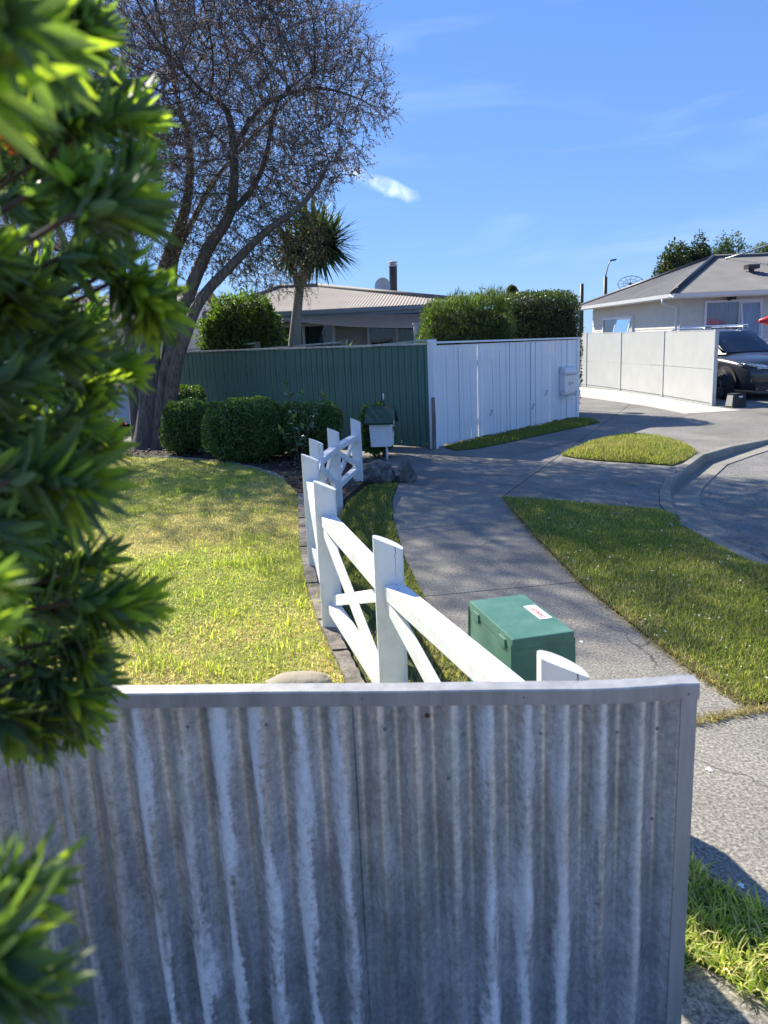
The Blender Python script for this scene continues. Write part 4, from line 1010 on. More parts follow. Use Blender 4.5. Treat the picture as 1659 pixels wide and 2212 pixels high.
for pts, r0, r1 in limbs:
    P = [T3(*p) for p in pts]; Q = [P[0]]
    for i in range(len(P) - 1):
        for s in (.34, .67, 1.0):
            p0, p1, p2, p3 = P[max(i - 1, 0)], P[i], P[i + 1], P[min(i + 2, len(P) - 1)]
            Q.append(.5 * ((2 * p1) + (-p0 + p2) * s + (2 * p0 - 5 * p1 + 4 * p2 - p3) * s * s + (-p0 + 3 * p1 - 3 * p2 + p3) * s ** 3))
    rr_ = np.linspace(0, 1, len(Q)); rad = r1 + (r0 - r1) * (1 - rr_) ** .8
    k = 12; n0 = len(trunkb.v); ref = np.array([1., 0, 0])
    for i, p in enumerate(Q):
        d = unit(Q[min(i + 1, len(Q) - 1)] - Q[max(i - 1, 0)]); ref = unit(ref - d * (ref @ d)); q = np.cross(d, ref)
        for j in range(k):
            a = 2 * math.pi * j / k; fl = 1 + (.30 * math.exp(-(p[2]) / .35) if r0 > .15 else 0)
            rr2 = rad[i] * fl * (1 + .10 * math.sin(3 * a + i * .35) + .06 * math.sin(7 * a - i * .2) + .07 * mn.noise(Vector((a, p[2] * 2, r0 * 30))))
            trunkb.v.append(tuple(p + (ref * math.cos(a) + q * math.sin(a)) * rr2))
    for i in range(len(Q) - 1):
        for j in range(k): a = n0 + i * k + j; c = n0 + i * k + (j + 1) % k; trunkb.f.append((a, c, c + k, a + k))
    m = len(Q)
    for i in range(m // 3, m): nodes.append(Q[i]); par.append(-1)
trunkb.obj('trunk', MT['bark'], tree, True, world=False)
# crown volume (pixel ellipses with depth), attraction points
ell = [(560, 130, 270, 200, 1.9, 900, 0), (400, 40, 260, 230, 2.2, 700, 0), (250, 260, 220, 260, 2.0, 650, 0), (470, 330, 230, 160, 1.6, 560, 0), (700, 170, 130, 150, 1.3, 330, 0), (810, 225, 55, 55, .7, 60, 0), (650, 330, 130, 100, 1.1, 480, 0),
       (625, 510, 85, 80, .8, 560, 1), (545, 462, 95, 75, .9, 340, 1), (560, 560, 110, 60, 1.0, 130, 1), (470, 480, 130, 100, 1.3, 230, 1), (420, -190, 300, 170, 2.0, 450, 0), (90, 480, 170, 170, 1.8, 350, 0), (620, 600, 70, 45, .5, 36, 1), (560, 420, 150, 90, 1.2, 240, 1), (360, 480, 60, 90, .9, 70, 1)]
A = []; AG = []
for (cx, cy_, rx_, ry_, rd, cnt, gr) in ell:
    cnt = int(cnt * 1.9)
    q = unit(rng.normal(0, 1, (cnt, 3))) * (rng.uniform(0, 1, (cnt, 1)) ** (1 / 2.6))
    for v in q: A.append(T3(cx + v[0] * rx_, cy_ + v[1] * ry_, v[2] * rd - .1)); AG.append(gr)
for (c_, r_, cnt) in (((-5.5, 14.0, 8.4), (2.1, 1.7, 1.4), 900), ((-7.0, 14.3, 6.3), (1.5, 1.4, 1.6), 450), ((-3.2, 13.6, 8.4), (1.6, 1.3, 1.2), 260)):     # the crown above the picture
    q = unit(rng.normal(0, 1, (cnt, 3))) * (rng.uniform(0, 1, (cnt, 1)) ** (1 / 2.6))
    for v in q * np.array(r_) + np.array(c_): A.append(v - np.array([TB[0], TB[1], 0])); AG.append(0)
A = np.array(A); AG = np.array(AG, float)
nodes = [np.array(n) for n in nodes]; NP = np.array(nodes); par = list(par); ng = [0.] * len(nodes)
alive = np.ones(len(A), bool); dist = np.full(len(A), 1e9); near = np.zeros(len(A), int)
def upd(start):
    global dist, near
    new = NP[start:]
    for s in range(0, len(new), 400):
        dd = np.linalg.norm(A[:, None] - new[None, s:s + 400], axis=2); j = dd.argmin(1); m = dd[np.arange(len(A)), j]
        better = m < dist; dist = np.where(better, m, dist); near = np.where(better, j + start + s, near)
upd(0)
STEP = .17
for it in range(90):
    act = alive & (dist < 2.4)
    if not act.any(): break
    idx = near[act]; dv = unit(A[act] - NP[idx]); acc = np.zeros_like(NP); cnt = np.zeros(len(NP)); np.add.at(acc, idx, dv); np.add.at(cnt, idx, 1); ga = np.zeros(len(NP)); np.add.at(ga, idx, AG[act])
    src = np.nonzero(cnt)[0]; st = len(NP)
    new = NP[src] + unit(acc[src] + rng.normal(0, .22, (len(src), 3)) + [0, 0, -.02]) * STEP
    NP = np.concatenate([NP, new]); par += list(src); ng += list(ga[src] / cnt[src])
    upd(st); alive &= dist > .20
    if len(NP) > 26000: break
n = len(NP); par = np.array(par); r = np.zeros(n); kids = np.zeros(n, int)
for i in range(n - 1, -1, -1):
    r[i] = max(r[i], .0036 ** 2.25)
    if par[i] >= 0: r[par[i]] += r[i]; kids[par[i]] += 1
r = np.minimum(r ** (1 / 2.25), .045)
# branch prisms
ed = np.nonzero(par >= 0)[0]; a, c = NP[par[ed]], NP[ed]; ra, rc = np.minimum(r[par[ed]], r[ed] * 1.5), r[ed]
d = unit(c - a); s = unit(np.cross(d, [.31, .17, .93])); u = np.cross(d, s); K_ = 5
V = []
for rad, p in ((ra, a), (rc, c)):
    for j in range(K_): an = 2 * math.pi * j / K_; V.append(p + (s * math.cos(an) + u * math.sin(an)) * rad[:, None])
V = np.stack(V, 1).reshape(-1, 3); base = (np.arange(len(ed)) * 2 * K_)[:, None]
F = np.concatenate([base + [j, (j + 1) % K_, K_ + (j + 1) % K_, K_ + j] for j in range(K_)], 1).reshape(-1, 4)
link('branches', arrays('branches', V, F, MT['twig'], True), tree)['kind'] = 'stuff'
# twigs and leaves on the thin ends
thin = np.nonzero(r < .013)[0]; rep = 4
src = np.repeat(thin, rep); P0 = NP[src]; n = len(src)
dirp = np.where(par[src][:, None] >= 0, NP[src] - NP[np.maximum(par[src], 0)], rng.normal(0, 1, (n, 3)))
gg = np.array(ng)[src]
D = unit(unit(dirp) * .8 + rng.normal(0, .75, (n, 3)) + np.c_[np.zeros((n, 2)), .15 - .5 * gg]); TL = rng.uniform(.14, .42, n)
P1 = P0 + D * TL[:, None] * .55; P2 = P1 + unit(D + rng.normal(0, .3, (n, 3)) + np.c_[np.zeros((n, 2)), np.full(n, -.12) - .35 * gg]) * TL[:, None] * .55
s = unit(np.cross(D, rng.normal(0, 1, (n, 3)))) * .0028; u = unit(np.cross(D, s)) * .0028
V = np.stack([P0 - s, P0 + s, P1 + s * .8, P1 - s * .8, P2 + s * .3, P2 - s * .3], 1).reshape(-1, 3); b0 = (np.arange(n) * 6)[:, None]
F = np.concatenate([b0 + [0, 1, 2, 3], b0 + [3, 2, 4, 5]], 1).reshape(-1, 4)
V2 = np.stack([P0 - u, P0 + u, P1 + u * .8, P1 - u * .8, P2 + u * .3, P2 - u * .3], 1).reshape(-1, 3)
link('twigs', arrays('twigs', np.concatenate([V, V2]), np.concatenate([F, F + len(V)]), MT['twig']), tree)['kind'] = 'stuff'
m_ = 16
bare = np.array([mn.noise(Vector(tuple(p * .55))) for p in P0])           # thin and full patches
cnt = np.clip(np.round(m_ * (0.85 + 1.1 * bare) * np.clip(1.25 - np.abs(P0[:, 2] - 5.5) * .0, .3, 1.3)), 0, 38).astype(int)
ti = np.repeat(np.arange(n), cnt); t_ = rng.uniform(.15, 1.05, len(ti))[:, None]
LPp = np.where(t_ < .5, P0[ti] + (P1 - P0)[ti] * t_ * 2, P1[ti] + (P2 - P1)[ti] * (t_ * 2 - 1)); nl = len(ti)
LDd = unit(D[ti] * .7 + rng.normal(0, .8, (nl, 3)) + [0, 0, -.25])
gsel = (rng.uniform(0, 1, nl) < np.clip(gg[ti] * .75 + .16, 0, 1))
PUR = [(.25, .215, .205), (.30, .26, .24), (.19, .165, .155), (.35, .31, .28)]; OLV = [(.11, .12, .06), (.14, .14, .07), (.085, .095, .05)]
lc = np.where(gsel[:, None], pal(OLV, nl), pal(PUR, nl))
MT['leaf_tree'] = leafmat('purple brown leaves', None, None, .5, .5, attr='tint', tcol=(1.2, 1.15, 1.15), spec=.3)
leafcards('crown', LPp, LDd, rng.normal(0, 1, (nl, 3)), rng.uniform(.026, .050, nl), rng.uniform(.010, .0155, nl), lc, MT['leaf_tree'], tree, .2)
print('tree nodes', len(NP), 'twigs', n, 'leaves', nl)

# ------------------------------------------------------------------ yucca palm behind the green fence
YY = 15.6
yb = at(640, 740, YY); yr = root('yucca_palm', (yb[0], YY, 0), 'spiky-headed yucca palm with a smooth grey forked trunk behind the fence', 'palm')
def Y3(px, py, dy=0): return at(px, py, YY + dy) - np.array([yb[0], YY, 0])
MT['palmbark'] = smat('palm bark', (.27, .24, .21), (.17, .15, .13), 12, .9, stretch=(1, 1, 4), bmp=.5)
b = MB().tube([(0, 0, 0), Y3(637, 740), Y3(640, 690), Y3(645, 640), Y3(648, 618)], [.14, .13, .10, .09, .085], 10)
for q in ([(647, 625), (636, 590), (628, 560)], [(648, 622), (656, 590), (662, 560), (672, 540)], [(650, 618), (665, 590), (680, 565)]):
    b.tube([Y3(*q[0])] + [Y3(*p) for p in q[1:]], list(np.linspace(.075, .055, len(q))), 8)
b.obj('trunk', MT['palmbark'], yr, True, world=False)
MT['sword'] = leafmat('sword leaves', None, None, .22, .6, attr='tint', spec=.2)
V, F, C = [], [], []
def sword(c, az, el, ln, wd, colr, droop=.25):
    k0 = len(V); d = np.array([math.cos(az) * math.cos(el), math.sin(az) * math.cos(el), math.sin(el)]); s = unit(np.cross(d, [0, 0, 1.]) + 1e-6); p = np.array(c); m = 4
    for j in range(m + 1):
        w_ = wd * (1 - (j / m) ** 1.8) + .002; V.append(p - s * w_ / 2); V.append(p + s * w_ / 2); C.append(colr); C.append(colr)
        p = p + unit(d - np.array([0, 0, droop * j / m])) * ln / m
    for j in range(m): F.append([k0 + 2 * j, k0 + 2 * j + 1, k0 + 2 * j + 3, k0 + 2 * j + 2])
for (hx, hy, dy, cntt, ln) in [(690, 528, -.25, 300, .90), (632, 540, .1, 130, .78), (668, 512, .1, 160, .85), (712, 528, -.1, 120, .65)]:
    c = Y3(hx, hy, dy)
    for i in range(cntt):
        sword(c + rng.normal(0, .05, 3), rng.uniform(0, 6.28), math.asin(rng.uniform(-.85, 1)), ln * rng.uniform(.8, 1.08), .075, pal([(.045, .08, .035), (.06, .10, .042), (.09, .125, .05)], 1)[0])
me = arrays('sword_leaves', V, F, MT['sword'], False, {'tint': ('FLOAT_COLOR', np.c_[np.array(C), np.ones(len(C))])}); link('sword_leaves', me, yr)
# small agave-like tips peeping above the fence
ag = at(742, 742, 14.9); V, F, C = [], [], []
agr = root('agave', (ag[0], 14.9, 0), 'grey-green agave tips showing over the green fence', 'plant')
MB().tube([(0, 0, 0), (0, 0, 1.45)], [.10, .07], 8).obj('stem', MT['palmbark'], agr, True, world=False)
for i in range(16): sword((0, 0, 1.40), rng.uniform(0, 6.28), rng.uniform(.3, 1.2), rng.uniform(.4, .6), .06, pal([(.14, .18, .14), (.10, .14, .10)], 1)[0], .5)
me = arrays('leaves', V, F, MT['sword'], False, {'tint': ('FLOAT_COLOR', np.c_[np.array(C), np.ones(len(C))])}); link('leaves', me, agr)

# ------------------------------------------------------------------ shrubs over the fences
def SH(px0, px1, pyt, Y): 
    l, r_, t_ = at(px0, pyt, Y), at(px1, pyt, Y), at((px0 + px1) / 2, pyt, Y); return ((l[0] + r_[0]) / 2, Y), (r_[0] - l[0]) / 2, t_[2]
c, hw, top = SH(422, 612, 640, 17.0)
hedge('laurel_shrub', c, (hw, .75, top / 2), 'loose yellow-green leafy shrub above the green fence beside the trunk', 'shrub', 15000, (.085, .036), [(.08, .13, .035), (.11, .17, .045), (.055, .095, .028), (.16, .21, .06)], 2.4, 'leaf_soft', .17, .12, z0=.0)
c, hw, top = SH(902, 1108, 646, 15.2)
hedge('bamboo_hedge', c, (hw, .6, top / 2), 'bright green feathery bamboo hedge behind the white fence corner', 'hedge', 17000, (.13, .017), [(.09, .13, .045), (.12, .165, .055), (.065, .10, .035)], 4.5, 'leaf_soft', .10, .22, z0=.0, up=.9, slope=.10)
c, hw, top = SH(1072, 1246, 634, 16.9)
hedge('clipped_hedge', (c[0], c[1] - .05), (hw, .75, top / 2), 'tall dark box-clipped hedge with flat top behind the white fence', 'hedge', 24000, (.05, .024), [(.065, .095, .034), (.09, .125, .042), (.045, .07, .026), (.12, .145, .055)], 5.5, 'leaf', .05, .05, z0=.0)
c, hw, top = SH(1094, 1118, 615, 19.0)
hedge('topiary_ball', c, (hw * .9, .14, .16), 'small brownish round topiary top rising above the hedge', 'topiary', 1500, (.04, .02), [(.10, .085, .03), (.07, .065, .025)], 2, 'leaf_soft', .02, z0=float(top) - .34, stems=0)
to = bpy.data.objects['topiary_ball']; MB().tube([(0, 0, 0), (0, 0, float(top) - .2)], [.05, .03], 7).obj('trunk', MT['twig'], to, True, world=False)

# trees far behind house two
def fartree(px, pyt, rx_px, ry_px, Y, cols, label, n=9000, leafl=.16):
    c = at(px, pyt + ry_px, Y); s = Y / PF
    r_ = root('background_tree', (c[0], Y, 0), label, 'tree', group=None)
    cl = rng.normal(0, .42, (26, 3)); cl = cl[(np.linalg.norm(cl, axis=1) < 1)]; ci = rng.integers(0, len(cl), n)
    P = cl[ci] * .75 + unit(rng.normal(0, 1, (n, 3))) * rng.uniform(.2, .36, (n, 1)) ; P = P * np.array([rx_px * s, rx_px * s * .8, ry_px * s]) * 1.2 + [0, 0, c[2]]
    D = rng.normal(0, 1, (n, 3)) + [0, 0, .2]
    leafcards('crown', P, D, rng.normal(0, 1, (n, 3)), leafl * rng.uniform(.6, 1.3, n), leafl * .5, pal(cols, n), MT['leaf_soft'], r_)
    b = MB().tube([(0, 0, 0), (.1, 0, c[2] * .5), (0, 0, c[2])], [.28, .2, .08], 8)
    for i in range(6): e_ = cl[i] * np.array([rx_px * s, rx_px * s * .8, ry_px * s]) * .7 + [0, 0, c[2]]; b.tube([(.05, 0, c[2] * .6), e_], [.10, .02], 6)
    b.obj('trunk', MT['bark'], r_, True, world=False)
fartree(1448, 534, 44, 62, 40, [(.05, .075, .03), (.08, .10, .035), (.035, .055, .025)], 'rounded olive-green tree left of the others beyond the roof', 7000)
fartree(1505, 502, 42, 75, 42, [(.025, .045, .03), (.04, .06, .035), (.02, .032, .022)], 'dark green dense tree in the middle beyond the roof', 8000)
fartree(1562, 495, 44, 78, 46, [(.07, .11, .06), (.09, .13, .06), (.05, .085, .045)], 'lighter airy tree rising behind the right of the dark one', 5000)
fartree(1650, 527, 40, 40, 46, [(.06, .09, .04), (.08, .11, .05)], 'low tree top just showing over the far end of the roof ridge', 3000)

# ------------------------------------------------------------------ foreground bottlebrush-like shrub
bush = root('foreground_shrub', (-.75, .95, 0), 'near out-of-focus shrub with narrow pointed green leaves in whorled shoots', 'shrub')
BO = np.array([-.75, .95, 0])
def lance(curve, v):
    """a narrow pointed leaf, unit length along x, creased on the midrib"""
    b = MB(); m = 7; rows = []
    for j in range(m + 1):
        t_ = j / m; w_ = .110 * (math.sin(math.pi * min(1, t_ * .93 + .05)) ** .75) * (1 - .25 * t_); z = -curve * t_ * t_
        if j == m: w_ = .003
        rows.append([(t_, -w_, z + w_ * .35), (t_, 0, z), (t_, w_, z + w_ * .35)])
    for j in range(m):
        for i in range(2): b.poly([rows[j][i], rows[j + 1][i], rows[j + 1][i + 1], rows[j][i + 1]])
    return b
def bushleaf(name, c1, c2, tr, tcol=(1.7, 1.9, .5)):
    m, t, b, o = newmat(name)
    oi = N(t, 'ShaderNodeTexCoord'); g = N(t, 'ShaderNodeSeparateXYZ')
    c = ramp(t, noise(t, 18, 4), [(.3, c1), (.7, c2)])
    L(t, c, b.inputs['Base Color']); b.inputs['Roughness'].default_value = .5; b.inputs['Specular IOR Level'].default_value = .4
    tb = N(t, 'ShaderNodeBsdfTranslucent'); L(t, mixc(t, 1., c, tcol, 'MULTIPLY'), tb.inputs['Color'])
    ms = N(t, 'ShaderNodeMixShader'); ms.inputs[0].default_value = tr; L(t, b.outputs[0], ms.inputs[1]); L(t, tb.outputs[0], ms.inputs[2]); L(t, ms.outputs[0], o.inputs[0])
    return m
LM = [bushleaf('old shrub leaf', (.095, .14, .07), (.135, .19, .09), .28), bushleaf('mid shrub leaf', (.135, .205, .08), (.185, .265, .10), .42), bushleaf('young and sunlit shrub leaf', (.25, .32, .06), (.33, .41, .085), .62)]  # brightest tone paints sunlit tips as well as new growth
LMESH = [[lance(cv, 0).mesh('leaf', LM[k], True) for cv in (.05, .16, -.05, .28)] for k in range(3)]
MT['stem'] = smat('shrub stem', (.12, .07, .04), (.06, .035, .02), 30, .8)
shoots = []   # base px, tip px, depth base, depth tip, leaf length, leaves, young and sunlit tone
def S(bx_, by, tx, ty, d0, d1=None, ll=.055, n=44, y=.3): shoots.append((bx_, by, tx, ty, d0, d1 or d0, ll * .98, int(n * 1.3), min(1, y + .25)))
S(150, 110, 225, 30, .62, .60, .045); S(20, 70, 120, 120, .40, .38, .05, 30, .1); S(-60, 50, 60, 30, .30, .28, .042, 22, .05); S(-90, 180, 20, 190, .30, .29, .04, 20, .4); S(60, 20, 160, -20, .6, .6, .05, 40, .3)
S(170, 290, 345, 235, .60, .62, .052, 52, .45); S(60, 240, 210, 290, .62, .58, .05); S(190, 200, 300, 190, .68, .7, .04, 30, .3)
S(150, 470, 350, 440, .50, .52, .052, 60, .3); S(240, 400, 330, 330, .60, .6, .045, 40, .4); S(120, 380, 250, 460, .55, .5, .05, 50, .2)
S(230, 590, 385, 695, .62, .60, .05, 56, .55); S(260, 600, 350, 740, .64, .62, .045, 40, .5); S(120, 560, 290, 560, .6, .6, .05, 44, .2)
S(110, 790, 330, 800, .70, .72, .05, 70, .85); S(40, 760, 220, 770, .6, .6, .05, 50, .25); S(150, 830, 250, 860, .66, .66, .045, 40, .4)
S(60, 1000, 285, 955, .68, .70, .05, 60, .6); S(20, 1040, 240, 1050, .52, .50, .06, 46, .25); S(90, 930, 230, 900, .64, .66, .045, 36, .4)
S(70, 1330, 370, 1300, .62, .64, .055, 64, .35); S(120, 1250, 260, 1190, .7, .7, .045, 40, .2); S(100, 1390, 230, 1430, .66, .64, .05, 50, .15); S(150, 1300, 330, 1340, .6, .6, .05, 50, .3)
S(60, 1430, 230, 1560, .66, .64, .05, 56, .15); S(100, 1460, 180, 1620, .70, .68, .05, 56, .15); S(20, 1480, 110, 1640, .66, .64, .05, 50, .1); S(160, 1440, 240, 1500, .72, .7, .045, 44, .2); S(-30, 1500, 30, 1620, .62, .6, .05, 44, .1)
S(-110, 1950, 150, 1905, .40, .40, .042, 34, .1); S(-130, 2130, 165, 2150, .34, .34, .042, 32, .1); S(-120, 2060, 60, 2080, .34, .33, .05, 30, .3)
S(-110, 1290, 25, 1240, .36, .35, .028, 22, .6); S(-110, 1390, 20, 1350, .36, .35, .028, 20, .5)
r2 = random.Random(21)
for i in range(110):      # the dense body of the shrub
    ty = r2.uniform(-60, 1560); lim = 235 if ty < 1000 else 190
    tx = r2.uniform(-160, lim); an = r2.uniform(-.7, .7); ln_ = r2.uniform(130, 190); dp = r2.uniform(.52, 1.0)
    S(tx - ln_ * math.cos(an), ty + ln_ * math.sin(an) * .8, tx, ty, dp, dp + r2.uniform(-.05, .05), r2.uniform(.045, .058), 46, r2.choice([.05, .15, .3]))
allL = []      # (matrix, young and sunlit tone, near-size)
stemb = MB()
for (bx_, by, tx, ty, d0, d1, ll, n, yth_sun) in shoots:
    a = atd(bx_, by, d0) - BO; c = atd(tx, ty, d1) - BO; ax_ = c - a; Ls = np.linalg.norm(ax_); ax_ = ax_ / Ls
    c = c - ax_ * ll * .55                                   # the last leaves reach beyond the stem's end
    sag = np.array([0, 0, -.06 * Ls])
    pt = lambda t_: a + (c - a) * t_ + sag * 4 * t_ * (1 - t_) * -.5
    stemb.tube([pt(t_) for t_ in (0, .35, .7, 1)], [.0022, .0020, .0017, .0012], 6)
    back = a + np.array([-.22, .12, -.10]) * r2.uniform(.8, 1.2); stemb.tube([back, (back + a) / 2 + np.array([0, 0, .015]), a], [.002, .002, .0022], 5)
    ref = unit(np.cross(ax_, [0.3, .2, 1.])); q = np.cross(ax_, ref)
    for i in range(n):
        t_ = ((i + .5) / n) ** .85; az = i * 2.39996 + r2.uniform(-.3, .3); rad = ref * math.cos(az) + q * math.sin(az)
        ang = (.88 - .58 * t_ ** 1.7) * r2.uniform(.6, 1.2)
        d = unit(ax_ * math.cos(ang) + rad * math.sin(ang)); nrm = unit(ax_ * math.sin(ang) - rad * math.cos(ang) + r2.uniform(-.3, .3) * np.cross(ax_, rad)); sd2 = unit(np.cross(nrm, d)); nrm = np.cross(d, sd2)
        l_ = ll * r2.uniform(.75, 1.1) * (1 - .35 * max(0, t_ - .8) / .2); p = pt(t_)
        wdt = l_ * r2.uniform(.8, 1.1)
        m = Matrix([[d[k] * l_, sd2[k] * wdt, nrm[k] * l_, p[k]] for k in range(3)] + [[0, 0, 0, 1]])
        kk = 2 if r2.random() < yth_sun * t_ ** 1.3 * 1.1 else (1 if r2.random() < .45 + .2 * yth_sun else 0)
        dep = (p + BO - CAM) @ FWD; u_ = PW / 2 + PF * ((p + BO - CAM) @ RGT) / max(dep, .05); v_ = PH / 2 - PF * ((p + BO - CAM) @ UPV) / max(dep, .05)
        vis = (0 < u_ < PW) and (0 < v_ < PH)
        allL.append((m, kk, r2.randrange(4), (l_ / dep * (1.5 if u_ > 180 else 1)) if vis else 0))
stemb.obj('stem', MT['stem'], bush, True, world=False)
order = sorted(range(len(allL)), key=lambda i: -allL[i][3])
for i in order[:300]:
    m, kk, cv, _ = allL[i]; link('leaf', LMESH[kk][cv], bush, m)
for kk in range(3):
    V, F, off = [], [], 0
    for i in order[300:]:
        m, k2, cv, _ = allL[i]
        if k2 != kk: continue
        me = LMESH[kk][cv]; co = np.empty(len(me.vertices) * 3, np.float32); me.vertices.foreach_get('co', co); co = co.reshape(-1, 3)
        Mx = np.array(m); V.append(co @ Mx[:3, :3].T + Mx[:3, 3]); fi = np.array([list(p.vertices) for p in me.polygons]) if cv not in globals().setdefault('_fc', {}) else _fc[cv]
        _fc[cv] = fi; F.append(fi + off); off += len(co)
    link('foliage', arrays('foliage', np.concatenate(V), np.concatenate(F), LM[kk], True), bush)['kind'] = 'stuff'
# main stems down to the ground, on our side of the fence
b = MB()
for (x, y) in ((-.95, 1.05), (-1.05, .8), (-.85, .85)):
    b.tube([(x + .75 - .05, y - .95, 0), (x + .75, y - .95, .7), (x + .75 + .03, y - .95 + .05, 1.4), (x + .75 + .1, y - .95, 2.1)], [.022, .018, .014, .007], 8)
b.obj('main_stem', MT['stem'], bush, True, world=False)
# extra shrub body added out of view at left to shade the iron fence
n = 5000; d = unit(rng.normal(0, 1, (n, 3))); P = d * np.array([.5, .7, .85]) * rng.uniform(.8, 1.0, (n, 1)) + np.array([-1.6, .1, 1.0]) - BO
leafcards('foliage', P, d * .6 + rng.normal(0, .6, (n, 3)), rng.normal(0, 1, (n, 3)), .06, .016, pal([(.06, .10, .04), (.09, .14, .05)], n), MT['leaf_soft'], bush)
# a dry orange brush flower deep in the shrub
fl = atd(25, 300, .55) - BO; b = MB()
for i in range(140):
    d = unit(rng.normal(0, 1, 3)); s = unit(np.cross(d, [.2, .5, 1])) * .0008; b.poly([fl - s, fl + s, fl + d * .011])
MT['orange'] = leafmat('orange stamens', (.45, .12, .03), (.35, .09, .02), .4, .6, tcol=(1.3, 1, .6))
b.obj('flower', MT['orange'], bush, world=False)
# ================================================================== PANEL WALL
MT['panel'] = smat('cream rendered panel', (.45, .46, .45), (.41, .42, .41), 2.5, .55, bmp=.05, bscale=60)
MT['panelpost'] = smat('light grey aluminium post', (.50, .52, .52), (.45, .47, .47), 6, .4, metal=.2)
pw = root('panel_wall', (7.45, 17.24, 0), 'smooth pale panel wall with aluminium posts along the driveway', 'wall')
pp = [np.array([7.45, 17.24, 0]), np.array([7.34, 20.0, 0]), np.array([7.10, 22.75, 0]), np.array([6.78, 25.3, 0]), np.array([6.45, 27.9, 0])]
for i in range(len(pp) - 1):
    a, c = pp[i], pp[i + 1]; d = unit(c - a); h = 1.635 + .012 * i; a2, c2 = a + d * .04, c - d * .03
    mid = .80
    MB().bar(a2 + [0, 0, .05 + (mid - .05) / 2], c2 + [0, 0, .05 + (mid - .05) / 2], .05, mid - .06).obj('lower_panel', MT['panel'], pw, bevel=.004)
    MB().bar(a2 + [0, 0, (mid + h) / 2], c2 + [0, 0, (mid + h) / 2], .05, h - mid - .006).obj('upper_panel', MT['panel'], pw, bevel=.004)
    MB().bar(a2 + [0, 0, h + .012], c2 + [0, 0, h + .012], .062, .022).obj('top_trim', MT['panelpost'], pw, bevel=.003)
    MB().bar(a2 + [0, 0, .02], c2 + [0, 0, .02], .035, .04).obj('bottom_trim', MT['panelpost'], pw)
for i, p in enumerate(pp): MB().bar(p, p + [0, 0, 1.665 + .012 * max(0, i - 1)], .085, .085, up=(0, 1, 0)).obj('post', MT['panelpost'], pw, bevel=.004)

# ================================================================== HOUSES
MT['board'] = smat('beige weatherboard', (.66, .63, .57), (.60, .57, .51), 3, .6, bmp=.05)
MT['boardw'] = smat('white weatherboard', (.72, .73, .74), (.66, .67, .68), 3, .6)
MT['plaster'] = smat('cream plaster', (.46, .45, .41), (.41, .40, .36), 3, .8)
MT['trimw'] = smat('white joinery', (.78, .79, .80), (.72, .73, .74), 3, .45)
MT['roof_g'] = smat('grey painted iron roof', (.155, .15, .15), (.11, .108, .108), 1.2, .7, c3=(.20, .19, .18), detail=7)
MT['roof_b'] = smat('brown weathered iron roof', (.40, .345, .285), (.33, .285, .235), 1.0, .85, c3=(.46, .40, .33), detail=7)
MT['soffit'] = smat('soffit', (.45, .45, .44), (.4, .4, .39), 3, .7)
MT['fascia'] = smat('blue grey fascia', (.40, .45, .52), (.36, .41, .48), 3, .5)
MT['curtain'] = smat('pale net curtain', (.52, .54, .58), (.36, .38, .43), 6, .9, stretch=(5, 5, .3))
MT['curtaind'] = smat('dark curtain', (.16, .16, .18), (.09, .09, .11), 6, .9, stretch=(5, 5, .3))
MT['dark'] = smat('dark interior', (.03, .03, .035), (.02, .02, .025), 3, .9)
MT['glass'] = glassmat('window glass', (.80, .84, .88), .95)
MT['dmetal'] = smat('dark metal', (.06, .06, .065), (.04, .04, .045), 8, .5, metal=.4)

def corr_plane(name, A, B, tops, mat, parent, pitch=.076, amp=.012, smooth=True):
    """corrugated roof plane: eave A->B, tops = [(s, point)] upper outline along the eave parameter"""
    A, B = np.array(A, float), np.array(B, float); Ln_ = np.linalg.norm(B - A); d = (B - A) / Ln_
    ts = [t[0] for t in tops]; tp = np.array([t[1] for t in tops], float)
    nrm = None
    for q in tp:
        v = q - A
        if np.linalg.norm(np.cross(d, v)) > .2: nrm = unit(np.cross(d, v)); break
    if nrm[2] < 0: nrm = -nrm
    n_ = int(Ln_ / (pitch / 6)); V = []
    for i in range(n_ + 1):
        s = i / n_; e = A + d * Ln_ * s; t_ = np.array([np.interp(s, ts, tp[:, k]) for k in range(3)])
        # keep the sheet straight up the slope
        o = nrm * amp * math.cos(2 * math.pi * s * Ln_ / pitch); V += [e + o, t_ + o]
    V = np.array(V); i = np.arange(n_)[:, None] * 2; F = np.concatenate([i, i + 2, i + 3, i + 1], 1)
    V = np.array([rloc(parent, v) for v in V])
    return link(name, arrays(name, V, F, mat, smooth), parent)
def boards(parent, A, B, z0, z1, n, mat, outn, name='weatherboard'):
    """lapped boards on the wall A->B; outn points out of the wall"""
    h = (z1 - z0) / n
    for i in range(n):
        za, zb = z0 + i * h, z0 + (i + 1) * h + .012; b = MB(); o0, o1 = outn * .028, outn * .008
        P = [np.array(A) + [0, 0, za] + o0, np.array(B) + [0, 0, za] + o0, np.array(B) + [0, 0, zb] + o1, np.array(A) + [0, 0, zb] + o1]
        Q = [p - outn * .02 for p in P]
        for f in ((0,1,2,3),): b.poly([P[k] for k in f]); b.poly([Q[k] for k in f][::-1])
        for k in range(4): b.poly([P[k], P[(k + 1) % 4], Q[(k + 1) % 4], Q[k]])
        b.obj(name, mat, parent)
